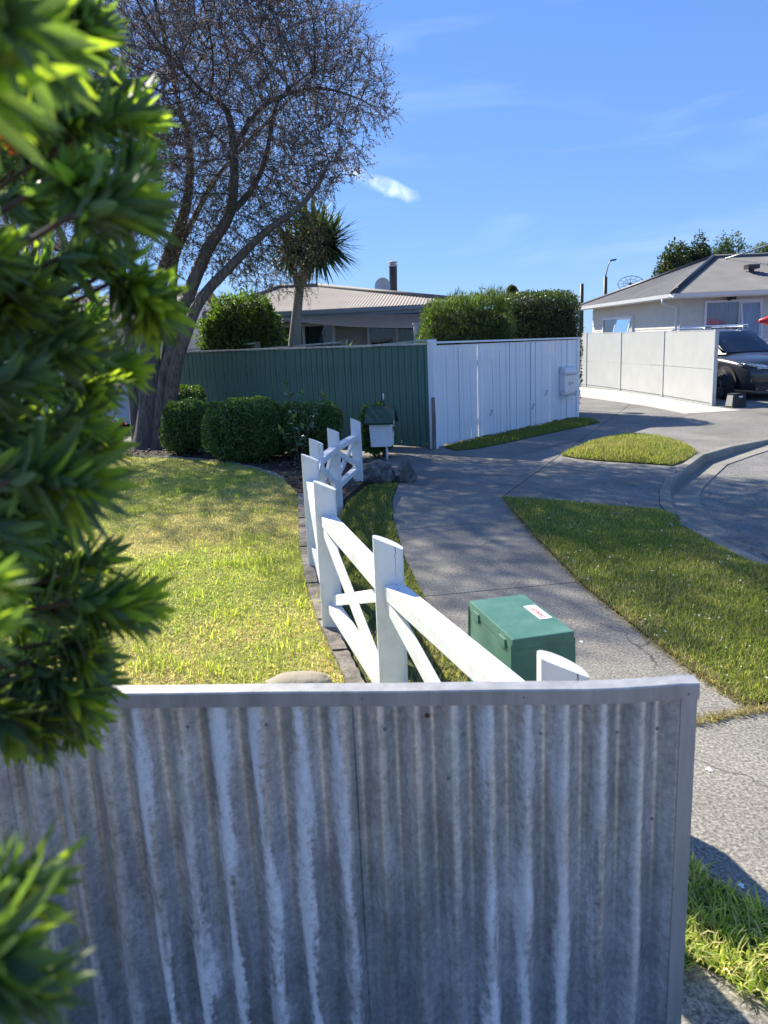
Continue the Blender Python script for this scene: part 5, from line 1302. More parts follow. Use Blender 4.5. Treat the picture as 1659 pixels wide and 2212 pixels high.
def window(parent, A, d, outn, w_, z0, z1, split=(.5,), cur='curtain', fr='trimw', open_last=False, fw=.07):
    """window proud of the wall: frame, sashes, curtain, glass; A = left bottom corner on the wall at z=0"""
    A = np.array(A, float); up = np.array([0, 0, 1.])
    win = MB(); o = outn * .055
    def P(s, z, k=0): return A + d * s + up * z + outn * k
    for (s0, s1, za, zb) in ((-fw, w_ + fw, z0 - fw, z0), (-fw, w_ + fw, z1, z1 + fw), (-fw, 0, z0, z1), (w_, w_ + fw, z0, z1)):
        win.bar(P((s0 + s1) / 2, za, .055), P((s0 + s1) / 2, zb, .055), s1 - s0, .07, up=tuple(outn))
    for f in split: win.bar(P(w_ * f, z0, .055), P(w_ * f, z1, .055), .06, .066, up=tuple(outn))
    wo = win.obj('window', MT[fr], parent)
    def sub(b, nm, mt):
        b.v = [tuple(rloc(parent, v)) for v in b.v]; return link(nm, b.mesh(nm, MT[mt]), wo)
    b = MB().poly([P(0, z0, .032), P(w_, z0, .032), P(w_, z1, .032), P(0, z1, .032)]); sub(b, 'dark_room', 'dark')
    b = MB(); m = 50
    for i in range(m):
        s0, s1 = w_ * i / m, w_ * (i + 1) / m
        k0, k1 = .040 + .006 * math.sin(i * 1.1) + .003 * math.sin(i * .37), .040 + .006 * math.sin((i + 1) * 1.1) + .003 * math.sin((i + 1) * .37)
        if cur == 'curtaind' and .46 < i / m < .5: continue
        b.poly([P(s0, z0, k0), P(s1, z0, k1), P(s1, z1, k1), P(s0, z1, k0)])
    sub(b, 'curtain', cur)
    edges = [0] + [w_ * f for f in split] + [w_]
    for i in range(len(edges) - 1):
        s0, s1 = edges[i] + (.03 if i else 0), edges[i + 1] - (.03 if i < len(edges) - 2 else 0)
        if open_last and i == len(edges) - 2:      # awning sash standing open at the bottom
            zc = z0 + (z1 - z0) * .28; kick = .20
            q = [P(s0, zc, .10 + kick), P(s1, zc, .10 + kick), P(s1, z1 - .02, .095), P(s0, z1 - .02, .095)]
            bb = MB()
            for k in range(4): bb.bar(q[k], q[(k + 1) % 4], .045, .035, up=tuple(outn))
            sub(bb, 'open_sash', fr); sub(MB().poly(q), 'pane', 'glass')
            sub(MB().poly([P(s0, z0, .056), P(s1, z0, .056), P(s1, zc - .05, .056), P(s0, zc - .05, .056)]), 'pane', 'glass')
            sub(MB().bar(P(s0, zc - .03, .055), P(s1, zc - .03, .055), .05, .06, up=(0, 0, 1)), 'transom', fr)
        else: sub(MB().poly([P(s0, z0, .056), P(s1, z0, .056), P(s1, z1, .056), P(s0, z1, .056)]), 'pane', 'glass')
    return wo
def gutter(parent, A, B, mat, outn, h=.12, name='gutter'):
    b = MB(); A, B = np.array(A), np.array(B); prof = [(0, 0), (.10, 0), (.115, h * .5), (.13, h), (.115, h), (.10, h * .4), (0, .02)]
    for i in range(len(prof)):
        (o0, z0), (o1, z1) = prof[i], prof[(i + 1) % len(prof)]
        b.poly([A + outn * o0 + [0, 0, z0], B + outn * o0 + [0, 0, z0], B + outn * o1 + [0, 0, z1], A + outn * o1 + [0, 0, z1]])
    for q in (A, B): b.poly([q + outn * o + [0, 0, z] for o, z in prof])
    return b.obj(name, mat, parent)

# --- house two, right: beige boards, grey hip roof
u2, v2 = unit(np.array([1, .05, 0.])), unit(np.array([-.05, 1, 0.]))
EH = 2.75; E1 = G(1452, 634, EH); E0 = E1 + v2 * 9.6; E2 = E1 + u2 * 15
h2 = root('beige_house', (E1[0], E1[1], 0), 'beige weatherboard house with grey hip roof behind the panel wall', 'house')
AP = at(1541, 556, E1[1] + 4.3); RE = AP + u2 * 10
corr_plane('roof', E1, E2, [(0, E1), (float((AP - E1) @ u2) / 15, AP), (1, np.array([E2[0] + (AP - E1) @ v2 * v2[0], AP[1] + (E2 - AP) @ u2 * u2[1], AP[2]]))], MT['roof_g'], h2)
corr_plane('roof', E0, E1, [(0, E0), (1 - float((AP - E1) @ v2) / 9.6, AP), (1, E1)], MT['roof_g'], h2)
BK = E2 + v2 * 9.6
MB().poly([E0 + u2 * .0, BK, BK + (AP - E1) @ v2 * -v2 + [0, 0, AP[2] - EH], AP]).obj('roof', MT['roof_g'], h2)
for q in ((E1, AP), (E0, AP), (AP, AP + u2 * 12.5)): MB().tube([np.array(q[0]) + [0, 0, .02], np.array(q[1]) + [0, 0, .03]], .07, 8).obj('ridge_cap', MT['dmetal'] if q[1] is AP else MT['roof_g'], h2, True)
ov = .55
W1 = E1 + u2 * ov + v2 * ov; W0 = E0 + u2 * ov - v2 * ov; W2 = E2 + v2 * ov; W1[2] = W0[2] = W2[2] = 0
MB().poly([W0 + [0, 0, EH - .12], W1 + [0, 0, EH - .12], W1 - u2 * ov - v2 * ov + [0, 0, EH - .12], W0 - u2 * ov + v2 * ov + [0, 0, EH - .12]]).poly([W1 + [0, 0, EH - .121], W2 + [0, 0, EH - .121], W2 - v2 * ov + [0, 0, EH - .121], W1 - u2 * ov - v2 * ov + [0, 0, EH - .121]]).obj('soffit', MT['soffit'], h2)
b = MB()
for (p, q) in ((W0, W1), (W1, W2), (W2, W2 + v2 * 8.4), (W2 + v2 * 8.4, W0)): b.poly([p, q, q + [0, 0, EH - .1], p + [0, 0, EH - .1]])
b.obj('wall', MT['board'], h2)
boards(h2, W1, W0, .1, EH - .12, 11, MT['board'], -u2); boards(h2, W1, W2, .1, EH - .12, 11, MT['board'], -v2)
MB().bar(W1 - u2 * .01 - v2 * .01, W1 - u2 * .01 - v2 * .01 + [0, 0, EH - .12], .09, .09, up=(0, 1, 0)).obj('corner_board', MT['board'], h2)
for (p, q, o) in ((E0, E1, -u2), (E1, E2, -v2)):
    MB().poly([p + [0, 0, -.16], q + [0, 0, -.16], q + [0, 0, -.01], p + [0, 0, -.01]]).obj('fascia', MT['trimw'], h2)
    gutter(h2, p + o * .004 + [0, 0, -.12], q + o * .004 + [0, 0, -.12], MT['trimw'], o, .11)
dp = [E1 - u2 * .06 + v2 * .55 + [0, 0, -.12], E1 - u2 * .06 + v2 * .55 + [0, 0, -.26], W1 - u2 * .10 + v2 * .10 + [0, 0, EH - .42], W1 - u2 * .10 + v2 * .10 + [0, 0, .05]]
MB().tube(dp, .042, 8).obj('downpipe', MT['trimw'], h2, True)
def wall_s(px, py, P0, d, n):
    r = pray(px, py); t_ = ((P0 - CAM) @ n) / (r @ n); p = CAM + r * t_; return float((p - P0) @ d), float(p[2])
# left wall windows
(s0, za), (s1, zb) = wall_s(1368, 716, W1, v2, u2), wall_s(1308, 668, W1, v2, u2)
window(h2, W1 + v2 * s1, -v2, -u2, s1 - s0, .95, 2.15, (.5,), open_last=True)
(s0, za), (s1, zb) = wall_s(1522, 720, W1, u2, v2), wall_s(1640, 650, W1, u2, v2)
window(h2, W1 + u2 * s0, u2, -v2, s1 - s0, .90, zb, (.62,), open_last=True)
s_, z_ = wall_s(1574, 641, W1, u2, v2)
p = W1 + u2 * s_ - v2 * .06 + [0, 0, z_]
sl = MB().tube([p + v2 * .06, p - v2 * .05], .05, 8).tube([p - v2 * .05 - u2 * .06, p - v2 * .16 - u2 * .08 + [0, 0, -.05]], [.06, .085], 10).tube([p - v2 * .05 + u2 * .05, p - v2 * .12 + u2 * .16 + [0, 0, -.04]], [.05, .07], 10).obj('security_light', MT['dmetal'], h2, True)
vp = at(1623, 592, E1[1] + 2.2)
b = MB().tube([vp + [0, 0, -.5], vp + [0, 0, .16]], .09, 10).box(tuple(vp + [-.19, -.17, .16]), tuple(vp + [.19, .17, .30])); b.obj('roof_vent', MT['dmetal'], h2)
o = MB().tube([at(1567, 559, AP[1] - .3), at(1610, 546, AP[1] - .6), at(1662, 528, AP[1] - 1.0), at(1900, 420, AP[1] - 3)], .028, 6).obj('power_cable', MT['zinc'], smooth=True); tag(o, 'pale service cable rising from the grey roof ridge', 'cable')

# --- house one, behind the green fence: brown iron hip roof, shade sail
c1l, c1r = at(440, 681, 18.5), at(1018, 652, 17.65); zE = (c1l[2] + c1r[2]) / 2; c1l[2] = c1r[2] = zE
u1 = unit(c1r - c1l); v1 = np.array([-u1[1], u1[0], 0])
h1 = root('brown_roof_house', tuple([*c1l[:2], 0]), 'low house with brown corrugated roof behind the green fence', 'house')
r1l, r1r = at(604, 621, 21.9), at(688, 619, 21.6); L1 = np.linalg.norm(c1r - c1l)
corr_plane('roof', c1l, c1r, [(0, c1l), (float((r1l - c1l) @ u1) / L1, r1l), (float((r1r - c1l) @ u1) / L1, r1r), (1, c1r)], MT['roof_b'], h1, .076, .009)
b1r, b1l = c1r + v1 * 8, c1l + v1 * 8
MB().poly([c1r, b1r, r1r]).obj('roof', MT['roof_b'], h1); MB().poly([b1l, c1l, r1l]).obj('roof', MT['roof_b'], h1); MB().poly([b1r, b1l, r1l, r1r]).obj('roof', MT['roof_b'], h1)
for q in ((c1r, r1r), (r1r, r1l), (r1l, c1l)): MB().tube([np.array(q[0]) + [0, 0, .03], np.array(q[1]) + [0, 0, .03]], .055, 8).obj('ridge_cap', MT['roof_g'], h1, True)
gutter(h1, c1l + [0, 0, -.10], c1r + [0, 0, -.10], MT['fascia'], -v1, .09)
MB().poly([c1l + [0, 0, -.24], c1r + [0, 0, -.24], c1r + [0, 0, -.02], c1l + [0, 0, -.02]]).obj('fascia', MT['fascia'], h1)
w1l, w1r = c1l + u1 * .5 + v1 * .6, c1r - u1 * .5 + v1 * .6; w1l[2] = w1r[2] = 0
b = MB()
for (p, q) in ((w1l, w1r), (w1r, w1r + v1 * 6.8), (w1r + v1 * 6.8, w1l + v1 * 6.8), (w1l + v1 * 6.8, w1l)): b.poly([p, q, q + [0, 0, zE - .1], p + [0, 0, zE - .1]])
b.obj('wall', MT['plaster'], h1)
MB().poly([c1l + [0, 0, -.2], c1r + [0, 0, -.2], w1r + [0, 0, zE - .2], w1l + [0, 0, zE - .2]]).obj('soffit', MT['soffit'], h1)
for (pa, pb, sp) in ((612, 718, (.42,)), (800, 893, (.62,))):
    s0, _ = wall_s(pa, 710, w1l, u1, v1); s1, zt_ = wall_s(pb, 703, w1l, u1, v1)
    window(h1, w1l + u1 * s0, u1, -v1, s1 - s0, .95, min(zt_, zE - .35), sp, 'curtaind' if pa < 700 else 'dark', 'trimw')
# shade sail tied between the fascia and a white post
MT['sail'] = smat('navy shade cloth', (.022, .032, .05), (.017, .025, .04), 6, .95, spec=.03)
sailL, sailR, sailP = at(590, 688, 17.9), at(985, 672, 17.5), at(894, 709, 16.3)
ss_ = root('shade_sail', tuple([*sailP[:2], 0]), 'dark navy shade sail stretched under the eave to a white post', 'shade sail')
b = MB()
def sailf(u, v):
    p = sailL + (sailR - sailL) * u; q = sailL + (sailP - sailL) * u
    r_ = p + (q - p) * v; return r_ + np.array([0, 0, -.06 * math.sin(math.pi * u) * v - .05 * math.sin(math.pi * v) * u])
b.grid(sailf, 24, 8); b.obj('cloth', MT['sail'], ss_, True)
pt_ = at(899, 701, 16.25)
MB().bar(np.array([pt_[0], 16.25, 0]), pt_, .10, .10, up=(0, 1, 0)).obj('post', MT['trimw'], ss_, bevel=.006)
MB().box(tuple(pt_ + [-.07, -.07, 0]), tuple(pt_ + [.07, .07, .03])).obj('post_cap', MT['trimw'], ss_)
MB().tube([sailP, pt_ + [0, 0, -.08]], .01, 6).obj('tie', MT['zinc'], ss_, True)
# flue and dish
fb = at(849, 640, 21.3); ft = at(849, 576, 21.3); b = MB().tube([fb + [0, 0, -.4], ft], .105, 14); fl_ = root('chimney_flue', (fb[0], fb[1], fb[2] - .35), 'black metal chimney flue with a silver cowl on the brown roof', 'chimney')
b.obj('pipe', MT['dmetal'], fl_, 'auto')
b = MB().tube([ft, ft + [0, 0, .03], ft + [0, 0, .05], ft + [0, 0, .10]], [.125, .125, .09, .09], 14).tube([ft + [0, 0, .10], ft + [0, 0, .115], ft + [0, 0, .15]], [.14, .135, .06], 14); b.obj('cowl', MT['zinc'], fl_, 'auto')
dc = at(826, 618, 20.9); sdsh = root('satellite_dish', (dc[0], dc[1] + .2, dc[2] - .35), 'small oval grey satellite dish beside the chimney flue', 'satellite dish')
b = MB(); nd = unit(np.array([-.15, -1, .35])); e1 = unit(np.cross(nd, [0, 0, 1.])); e2 = np.cross(e1, nd)
def dishf(u, v):
    a = v * 2 * math.pi; rr_ = u; return dc + (e1 * math.cos(a) * .205 + e2 * math.sin(a) * .235) * rr_ - nd * .05 * (1 - rr_ ** 2)
b.grid(dishf, 6, 24, True); b.obj('reflector', MT['panelpost'], sdsh, True)
MB().tube([dc - nd * .06, dc - nd * .16, np.array([dc[0], dc[1] + .2, dc[2] - .45])], .018, 6).obj('mast', MT['dmetal'], sdsh, True)

# --- house three, left: white boards behind the trunk
h3 = root('white_board_house', (-9, 19, 0), 'white weatherboard house with pale roof behind the leaning tree', 'house')
wl3, wr3 = np.array([-15., 19.0, 0]), np.array([-4.75, 19.0, 0]); uu = np.array([1., 0, 0]); vv = np.array([0, 1., 0]); e3 = 2.42
b = MB()
for (p, q) in ((wl3, wr3), (wr3, wr3 + vv * 6), (wr3 + vv * 6, wl3 + vv * 6), (wl3 + vv * 6, wl3)): b.poly([p, q, q + [0, 0, e3 - .1], p + [0, 0, e3 - .1]])
b.obj('wall', MT['boardw'], h3)
boards(h3, wl3, wr3, .05, e3 - .1, 10, MT['boardw'], -vv)
el, er = wl3 + [0, -.4, e3], wr3 + [.3, -.4, e3]; rl, rr3 = wl3 + [0, 3, 3.25], wr3 + [.3, 3, 3.25]
corr_plane('roof', el, er, [(0, rl), (1, rr3)], MT['roof_b'], h3, .09, .014)
MB().poly([rl, rr3, rr3 + [0, 3.4, -.83], rl + [0, 3.4, -.83]]).obj('roof', MT['roof_b'], h3)
MB().poly([wr3 + [.02, 0, e3 - .1], wr3 + [.02, 6, e3 - .1], wr3 + [.02, 3, 3.2]]).obj('gable', MT['boardw'], h3)
gutter(h3, el + [0, 0, -.10], er + [0, 0, -.10], MT['trimw'], -vv, .09); MB().poly([el + [0, 0, -.2], er + [0, 0, -.2], er + [0, 0, -.02], el + [0, 0, -.02]]).obj('fascia', MT['trimw'], h3)
window(h3, wl3 + uu * 3.2, uu, -vv, 1.6, .95, 2.0, (.5,))

# ================================================================== STREET THINGS FAR OFF
lp = at(1308, 622, 56); lamp = root('street_lamp', (lp[0], 56, 0), 'distant street lamp with a thin curved arm over the grey roof', 'street lamp')
q = [np.array([lp[0], 56, 0]), at(1308, 598, 56)]
MB().tube(q, [.16, .13], 8).obj('pole', MT['dmetal'], lamp, True)
MB().tube([at(1308, 600, 56), at(1309, 592, 56), at(1313, 576, 56), at(1317, 566, 56), at(1319, 563, 56)], [.06, .055, .05, .045, .045], 6).obj('arm', MT['zinc'], lamp, True)
hd = at(1318, 563, 56); MB().bar(hd, hd + [.42, 0, .06], .24, .11).obj('lamp_head', MT['dmetal'], lamp, bevel=.03)
pp_ = at(1257, 613, 60); o = MB().tube([(pp_[0], 60, 0), pp_], [.17, .14], 8).obj('power_pole', MT['dmetal'], smooth=True); tag(o, 'dark pole top standing just clear of the clipped hedge end', 'pole')
md = at(1361, 608, 38); mdr = root('mesh_dish', (md[0], 38, 0), 'large skeletal mesh satellite dish half hidden behind the grey roof', 'satellite dish')
b = MB(); 
def dsh(a, r_): return md + np.array([math.cos(a) * r_ * 1.0, -.2 * r_, math.sin(a) * r_ * .55 - .1 + .25 * (r_ / .6) ** 2 * 0])
b.tube([dsh(a, .62) for a in np.linspace(0, 2 * math.pi, 25)], .014, 5)
for k in range(12): a = 2 * math.pi * k / 12; b.tube([dsh(0, 0), dsh(a, .62)], .009, 4)
b.tube([dsh(a, .35) for a in np.linspace(0, 2 * math.pi, 25)], .008, 4); b.obj('rim', MT['dmetal'], mdr, True)
MB().tube([(md[0], 38, 0), md + [0, 0, -.05]], .05, 6).obj('mast', MT['dmetal'], mdr, True)

# ================================================================== VEHICLES
def carpaint(name, c, flake=.5):
    m, t, b, o = newmat(name); b.inputs['Base Color'].default_value = (*c, 1); b.inputs['Metallic'].default_value = flake; b.inputs['Roughness'].default_value = .32
    b.inputs['Coat Weight'].default_value = .8; b.inputs['Coat Roughness'].default_value = .05
    L(t, mixc(t, noise(t, 900, 1), tuple(x * .8 for x in c), tuple(x * 1.2 for x in c)), b.inputs['Base Color']); return m
MT['carp'] = carpaint('dark grey car paint', (.045, .045, .05)); MT['utep'] = carpaint('silver ute paint', (.30, .31, .32))
MT['tyre'] = smat('tyre rubber', (.025, .025, .026), (.018, .018, .018), 20, .85); MT['clad'] = smat('black cladding', (.03, .03, .032), (.022, .022, .024), 12, .7)
MT['alloy'] = smat('dark alloy', (.30, .31, .32), (.22, .23, .24), 12, .3, metal=.8); MT['chrome'] = smat('chrome', (.8, .8, .82), (.75, .75, .78), 5, .15, metal=1.0)
MT['cglass'] = glassmat('car glass', (.22, .26, .28), 1.0)
def headmat():
    m, t, b, o = newmat('headlight lens'); b.inputs['Base Color'].default_value = (.75, .78, .8, 1); b.inputs['Roughness'].default_value = .12; b.inputs['Coat Weight'].default_value = 1.0
    L(t, ramp(t, noise(t, 30, 2), [(.4, (.25, .27, .3)), (.6, (.85, .87, .9))]), b.inputs['Base Color']); return m
MT['head'] = headmat()
def loft(sections):
    b = MB(); n = len(sections[0]); b.v = [tuple(p) for s in sections for p in s]
    for i in range(len(sections) - 1):
        for j in range(n): a = i * n + j; c = i * n + (j + 1) % n; b.f.append((a, c, c + n, a + n))
    b.f.append(tuple(range(n))); b.f.append(tuple(range((len(sections) - 1) * n, len(sections) * n))); return b
def sym(x, half): return [(x, y, z) for y, z in half] + [(x, -y, z) for y, z in half[::-1] if y > 1e-6]
def wheel(parent, x, y, side, steer=0, r=.36):
    w_ = bpy.data.objects.new('wheel', None)
    b = MB(); prof = [(r * .64, -.11), (r * .93, -.115), (r, -.08), (r, .08), (r * .93, .115), (r * .64, .11)]; k = 28
    for i in range(k):
        a0, a1 = 2 * math.pi * i / k, 2 * math.pi * (i + 1) / k
        for j in range(len(prof)):
            (r0, y0), (r1, y1) = prof[j], prof[(j + 1) % len(prof)]
            b.poly([(r0 * math.cos(a0), y0, r0 * math.sin(a0)), (r0 * math.cos(a1), y0, r0 * math.sin(a1)), (r1 * math.cos(a1), y1, r1 * math.sin(a1)), (r1 * math.cos(a0), y1, r1 * math.sin(a0))])
    me = b.mesh('wheel', MT['tyre'], True); me.set_sharp_from_angle(angle=R_(50))
    wo = link('wheel', me, parent, Matrix.Translation((x, y, r)) @ Matrix.Rotation(steer, 4, 'Z'))
    b = MB(); yo = .10 * side
    for s in range(5):
        for dl in (-.16, .16):
            a = 2 * math.pi * s / 5 + .3; p0 = (r * .12 * math.cos(a + dl), yo * .9, r * .12 * math.sin(a + dl)); p1 = (r * .65 * math.cos(a + dl * 1.35), yo, r * .65 * math.sin(a + dl * 1.35)); b.bar(p0, p1, .03, .03, up=(0, 1, 0))
    b.tube([(r * .66 * math.cos(a), yo, r * .66 * math.sin(a)) for a in np.linspace(0, 2 * math.pi, 29)], .014, 6).tube([(0, yo * .6, 0), (0, yo * 1.05, 0)], r * .14, 12)
    link('rim', b.mesh('rim', MT['alloy'], False), wo)
    b = MB().disc((0, yo * .35, 0), (0, 1, 0), r * .65, 24); link('brake_disc', b.mesh('brake_disc', MT['clad']), wo)
    return wo
def suv(loc, rz, label):
    r = root('parked_car', loc, label, 'car', rz)
    st = [  # x, half width, z bottom, z shoulder, z top(centre)
        (2.27, .52, .42, .60, .66), (2.22, .72, .30, .68, .80), (2.08, .84, .24, .78, .92), (1.85, .905, .22, .86, .985), (1.45, .92, .22, .92, 1.04), (1.02, .92, .22, .96, 1.10), (.5, .92, .22, .99, 1.10), (-.6, .92, .22, 1.01, 1.10), (-1.5, .915, .24, 1.04, 1.12), (-2.0, .88, .28, 1.05, 1.12), (-2.2, .80, .34, 1.0, 1.08), (-2.28, .66, .45, .9, .98)]
    secs = []
    for (x, w_, zb, zs, zt) in st:
        secs.append(sym(x, [(0, zb), (w_ * .86, zb), (w_ * .96, zb + .06), (w_ * .985, zb + (zs - zb) * .35), (w_, zb + (zs - zb) * .62), (w_ * .985, zs - .04), (w_ * .95, zs), (w_ * .80, zs + (zt - zs) * .55), (w_ * .52, zt - .012), (0, zt)]))
    b = loft(secs); body = b.obj('body', MT['carp'], r, 'auto', world=False)
    sub = body.modifiers.new('smooth', 'SUBSURF'); sub.levels = sub.render_levels = 1
    gh = [(1.06, .70, 1.06, 1.075, .69), (.62, .80, 1.06, 1.36, .66), (.22, .82, 1.06, 1.585, .61), (-.4, .82, 1.06, 1.645, .61), (-1.2, .81, 1.06, 1.635, .59), (-1.85, .76, 1.06, 1.56, .55), (-2.18, .70, 1.06, 1.10, .66)]
    secs = [sym(x, [(0, z0), (wb, z0), (wb * .98, z0 + .02), (wt + .03, z1 - .07), (wt, z1 - .02), (wt * .7, z1), (0, z1 + .005)]) for x, wb, z0, z1, wt in gh]
    loft(secs).obj('cabin', MT['carp'], r, 'auto', world=False)
    # glass laid just proud of the cabin
    def wsf(u, v):  # windscreen: v across, u up
        x = 1.03 - .80 * u; z = 1.085 + .485 * u; w_ = .68 - .10 * u; y = (v - .5) * 2 * w_; return (x + .035 - .10 * abs(v - .5) ** 2, y, z + .012)
    MB().grid(wsf, 8, 10).obj('windscreen', MT['cglass'], r, True, world=False)
    MB().bar((.35, 0, 1.09), (1.0, 0, 1.09), 1.30, .01).obj('dashboard', MT['dark'], r, world=False)
    for s in (-1, 1):
        MB().poly([(.78, s * .806, 1.09), (-.15, s * .832, 1.09), (-.15, s * .665, 1.54), (.25, s * .665, 1.53)]).obj('side_window', MT['cglass'], r, world=False)
        MB().poly([(-.22, s * .833, 1.09), (-1.45, s * .825, 1.12), (-1.45, s * .645, 1.50), (-.22, s * .664, 1.54)]).obj('side_window', MT['cglass'], r, world=False)
        MB().bar((.75, s * .98, 1.13), (.62, s * .98, 1.13), .20, .14).obj('wing_mirror', MT['carp'], r, bevel=.03, world=False)
        MB().tube([(.15, s * .55, 1.665), (-.1, s * .55, 1.70), (-1.3, s * .55, 1.70), (-1.6, s * .54, 1.64)], .02, 6).obj('roof_rail', MT['chrome'], r, True, world=False)
        hb = MB()
        hb.poly([(2.285, s * .36, .755), (2.19, s * .66, .775), (1.98, s * .865, .80), (1.80, s * .918, .835), (1.98, s * .875, .885), (2.17, s * .66, .845), (2.275, s * .38, .80)]); hb.obj('headlight', MT['head'], r, world=False)
        MB().tube([(1.92, s * .90, .86), (2.08, s * .83, .835), (2.205, s * .66, .815)], .02, 6).obj('headlight_strip', MT['chrome'], r, True, world=False)
        MB().tube([(2.21, s * .70, .755), (2.30, s * .40, .735), (2.325, s * .33, .66), (2.34, s * .22, .56), (2.345, 0, .535)], .017, 6).obj('grille_wing', MT['chrome'], r, True, world=False)
        MB().poly([(2.30, s * .38, .40), (2.23, s * .74, .42), (2.24, s * .74, .34), (2.31, s * .40, .32)]).obj('fog_recess', MT['clad'], r, world=False)
        for (x, stf) in ((1.38, -.32), (-1.32, 0)):
            ar = MB(); 
            for i in range(16):
                a0, a1 = math.pi * i / 16, math.pi * (i + 1) / 16
                ar.poly([(x + .37 * math.cos(a0), s * .932, .36 + .37 * math.sin(a0)), (x + .37 * math.cos(a1), s * .932, .36 + .37 * math.sin(a1)), (x + .44 * math.cos(a1), s * .930, .36 + .44 * math.sin(a1)), (x + .44 * math.cos(a0), s * .930, .36 + .44 * math.sin(a0))])
            ar.obj('wheel_arch', MT['clad'], r, world=False)
            MB().disc((x, s * .925, .38), (0, 1, 0), .375, 26).obj('arch_liner', MT['dark'], r, world=False)
            wheel(r, x, s * (.86 if x < 0 else .89), s, stf)
        MB().bar((.95, s * .928, .26), (-.9, s * .928, .26), .03, .14).obj('sill', MT['clad'], r, world=False)
        MB().poly([(-2.24, s * .60, .85), (-2.05, s * .885, .87), (-2.05, s * .885, .97), (-2.24, s * .60, .95)]).obj('tail_light', MT['red'], r, world=False)
    MB().poly([(2.315, -.31, .72), (2.315, .31, .72), (2.325, .31, .66), (2.338, .20, .56), (2.338, -.20, .56), (2.325, -.31, .66)]).obj('grille', MT['black'], r, world=False)
    MB().disc((2.322, 0, .765), (1, 0, .25), .05, 18).obj('badge', MT['chrome'], r, world=False)
    MB().bar((2.20, -.72, .30), (2.20, .72, .30), .20, .12).obj('lower_bumper', MT['clad'], r, bevel=.03, world=False)
    for x in (.05, -.95): MB().bar((x, -.60, 1.74), (x, .60, 1.74), .07, .028).obj('roof_bar', MT['chrome'], r, bevel=.008, world=False)
    return r
f_ = unit(np.array([.20, -.98, 0])); ang = math.atan2(f_[1], f_[0]); rgt = np.array([f_[1], -f_[0], 0])
wp = G(1561, 863); ctrc = wp - f_ * 1.38 - rgt * .95
suv((ctrc[0], ctrc[1], 0), ang, 'dark grey SUV with roof bars parked behind the panel wall end')
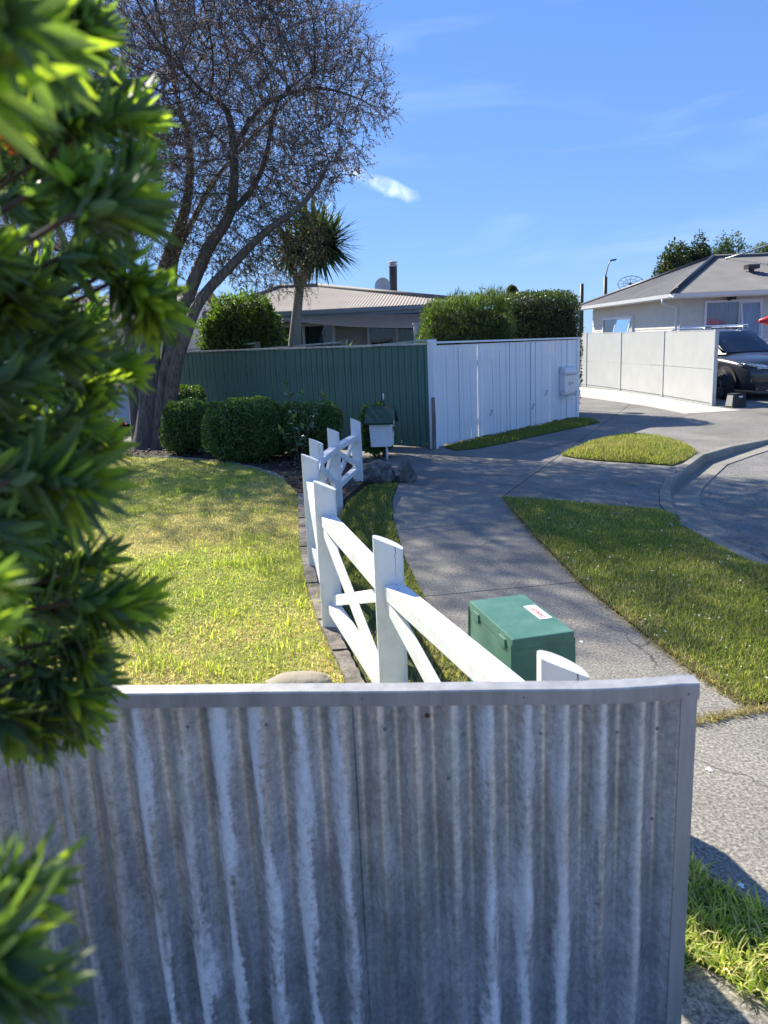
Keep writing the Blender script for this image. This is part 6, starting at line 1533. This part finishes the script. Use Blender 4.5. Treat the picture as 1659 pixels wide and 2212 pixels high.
# pickup behind it, facing right; only its tray corner and cab edge show
def ute(loc, rz, label):
    r = root('pickup', loc, label, 'pickup', rz)
    st = [(2.6, .70, .50, .80, .92), (2.4, .86, .36, .92, 1.05), (1.6, .92, .34, 1.05, 1.16), (.9, .92, .34, 1.10, 1.18), (-.9, .92, .36, 1.10, 1.16), (-1.0, .92, .42, 1.22, 1.26), (-2.6, .91, .46, 1.22, 1.26), (-2.7, .88, .5, 1.18, 1.22)]
    loft([sym(x, [(0, zb), (w_ * .9, zb), (w_ * .98, zb + .1), (w_, (zb + zs) / 2), (w_ * .98, zs), (w_ * .85, zt - .02), (0, zt)]) for x, w_, zb, zs, zt in st]).obj('body', MT['utep'], r, 'auto', world=False)
    gh = [(1.05, .76, 1.13, 1.15, .72), (.25, .80, 1.13, 1.70, .62), (-.5, .80, 1.13, 1.76, .62), (-.95, .80, 1.13, 1.68, .62), (-1.02, .80, 1.13, 1.2, .74)]
    loft([sym(x, [(0, z0), (wb, z0), (wt + .03, z1 - .07), (wt, z1 - .02), (0, z1)]) for x, wb, z0, z1, wt in gh]).obj('cab', MT['utep'], r, 'auto', world=False)
    for s in (-1, 1):
        MB().poly([(.75, s * .80, 1.16), (-.85, s * .805, 1.16), (-.85, s * .68, 1.60), (.15, s * .68, 1.60)]).obj('side_window', MT['cglass'], r, world=False)
        MB().tube([(-1.05, s * .86, 1.30), (-2.6, s * .86, 1.30)], .03, 8).obj('tray_rail', MT['chrome'], r, True, world=False)
        for x in (1.6, -1.5):
            MB().disc((x, s * .925, .40), (0, 1, 0), .40, 26).obj('arch_liner', MT['dark'], r, world=False); wheel(r, x, s * .88, s, 0, .38)
        MB().poly([(2.55, s * .55, .80), (2.42, s * .85, .84), (2.42, s * .85, .94), (2.53, s * .55, .92)]).obj('headlight', MT['head'], r, world=False)
    MB().bar((1.0, 0, 1.16), (.3, 0, 1.69), 1.30, .02).obj('windscreen', MT['cglass'], r, world=False)
    return r
ur = at(1618, 760, 21.0)
ut = ute((ur[0] + 2.75, 21.3, 0), R_(4), 'silver pickup whose chrome tray rail shows past the dark SUV')
o = None
kb = at(1640, 692, 21.3); b = MB(); pts = []
for i in range(11):
    t_ = i / 10; b_r = .17 * math.sin(min(1, t_ * 4 + .18) * math.pi / 2) * (1 if t_ < .8 else math.cos((t_ - .8) / .2 * 1.4)); pts.append((np.array([kb[0] + 2.6 * t_, 21.3, kb[2] - .02]), max(b_r, .01)))
o = b.tube([p for p, _ in pts], [q for _, q in pts], 14).obj('red_canoe', smat('red plastic hull', (.62, .045, .05), (.55, .035, .04), 4, .4), smooth=True)
tag(o, 'rounded red hull end carried on the pickup roof at the frame edge', 'canoe')
# small black bin-like box on the drive
bp = G(1593, 881); bx = root('black_box', (bp[0], bp[1] + .12, 0), 'small black plastic box with sloped clear front on the drive', 'box', R_(18))
b = MB(); q = [(-.17, -.13, 0), (.17, -.13, 0), (.17, .13, 0), (-.17, .13, 0), (-.13, -.10, .30), (.15, -.12, .30), (.15, .12, .30), (-.13, .10, .30)]
for f in ((0,3,2,1),(4,5,6,7),(0,1,5,4),(1,2,6,5),(2,3,7,6),(3,0,4,7)): b.poly([q[i] for i in f])
b.obj('case', MT['clad'], bx, bevel=.012, world=False)
MB().poly([(-.174, -.10, .04), (-.174, .10, .04), (-.141, .08, .27), (-.141, -.08, .27)]).obj('clear_front', MT['zinc'], bx, world=False)
MB().box((-.02, -.128, .22), (.08, -.1215, .25)).obj('white_tag', MT['sticker'], bx, world=False)

# look-alikes belong together
GROUPS = {'clipped_bush': 'clipped bushes in the mulch bed', 'background_tree': 'trees beyond the grey roof', 'rock': 'rocks by the letterbox', 'bird_dropping': 'droppings on the slabs'}
for o in list(sc.objects):
    k = o.name.split('.')[0]
    if o.parent is None and k in GROUPS: o['group'] = GROUPS[k]
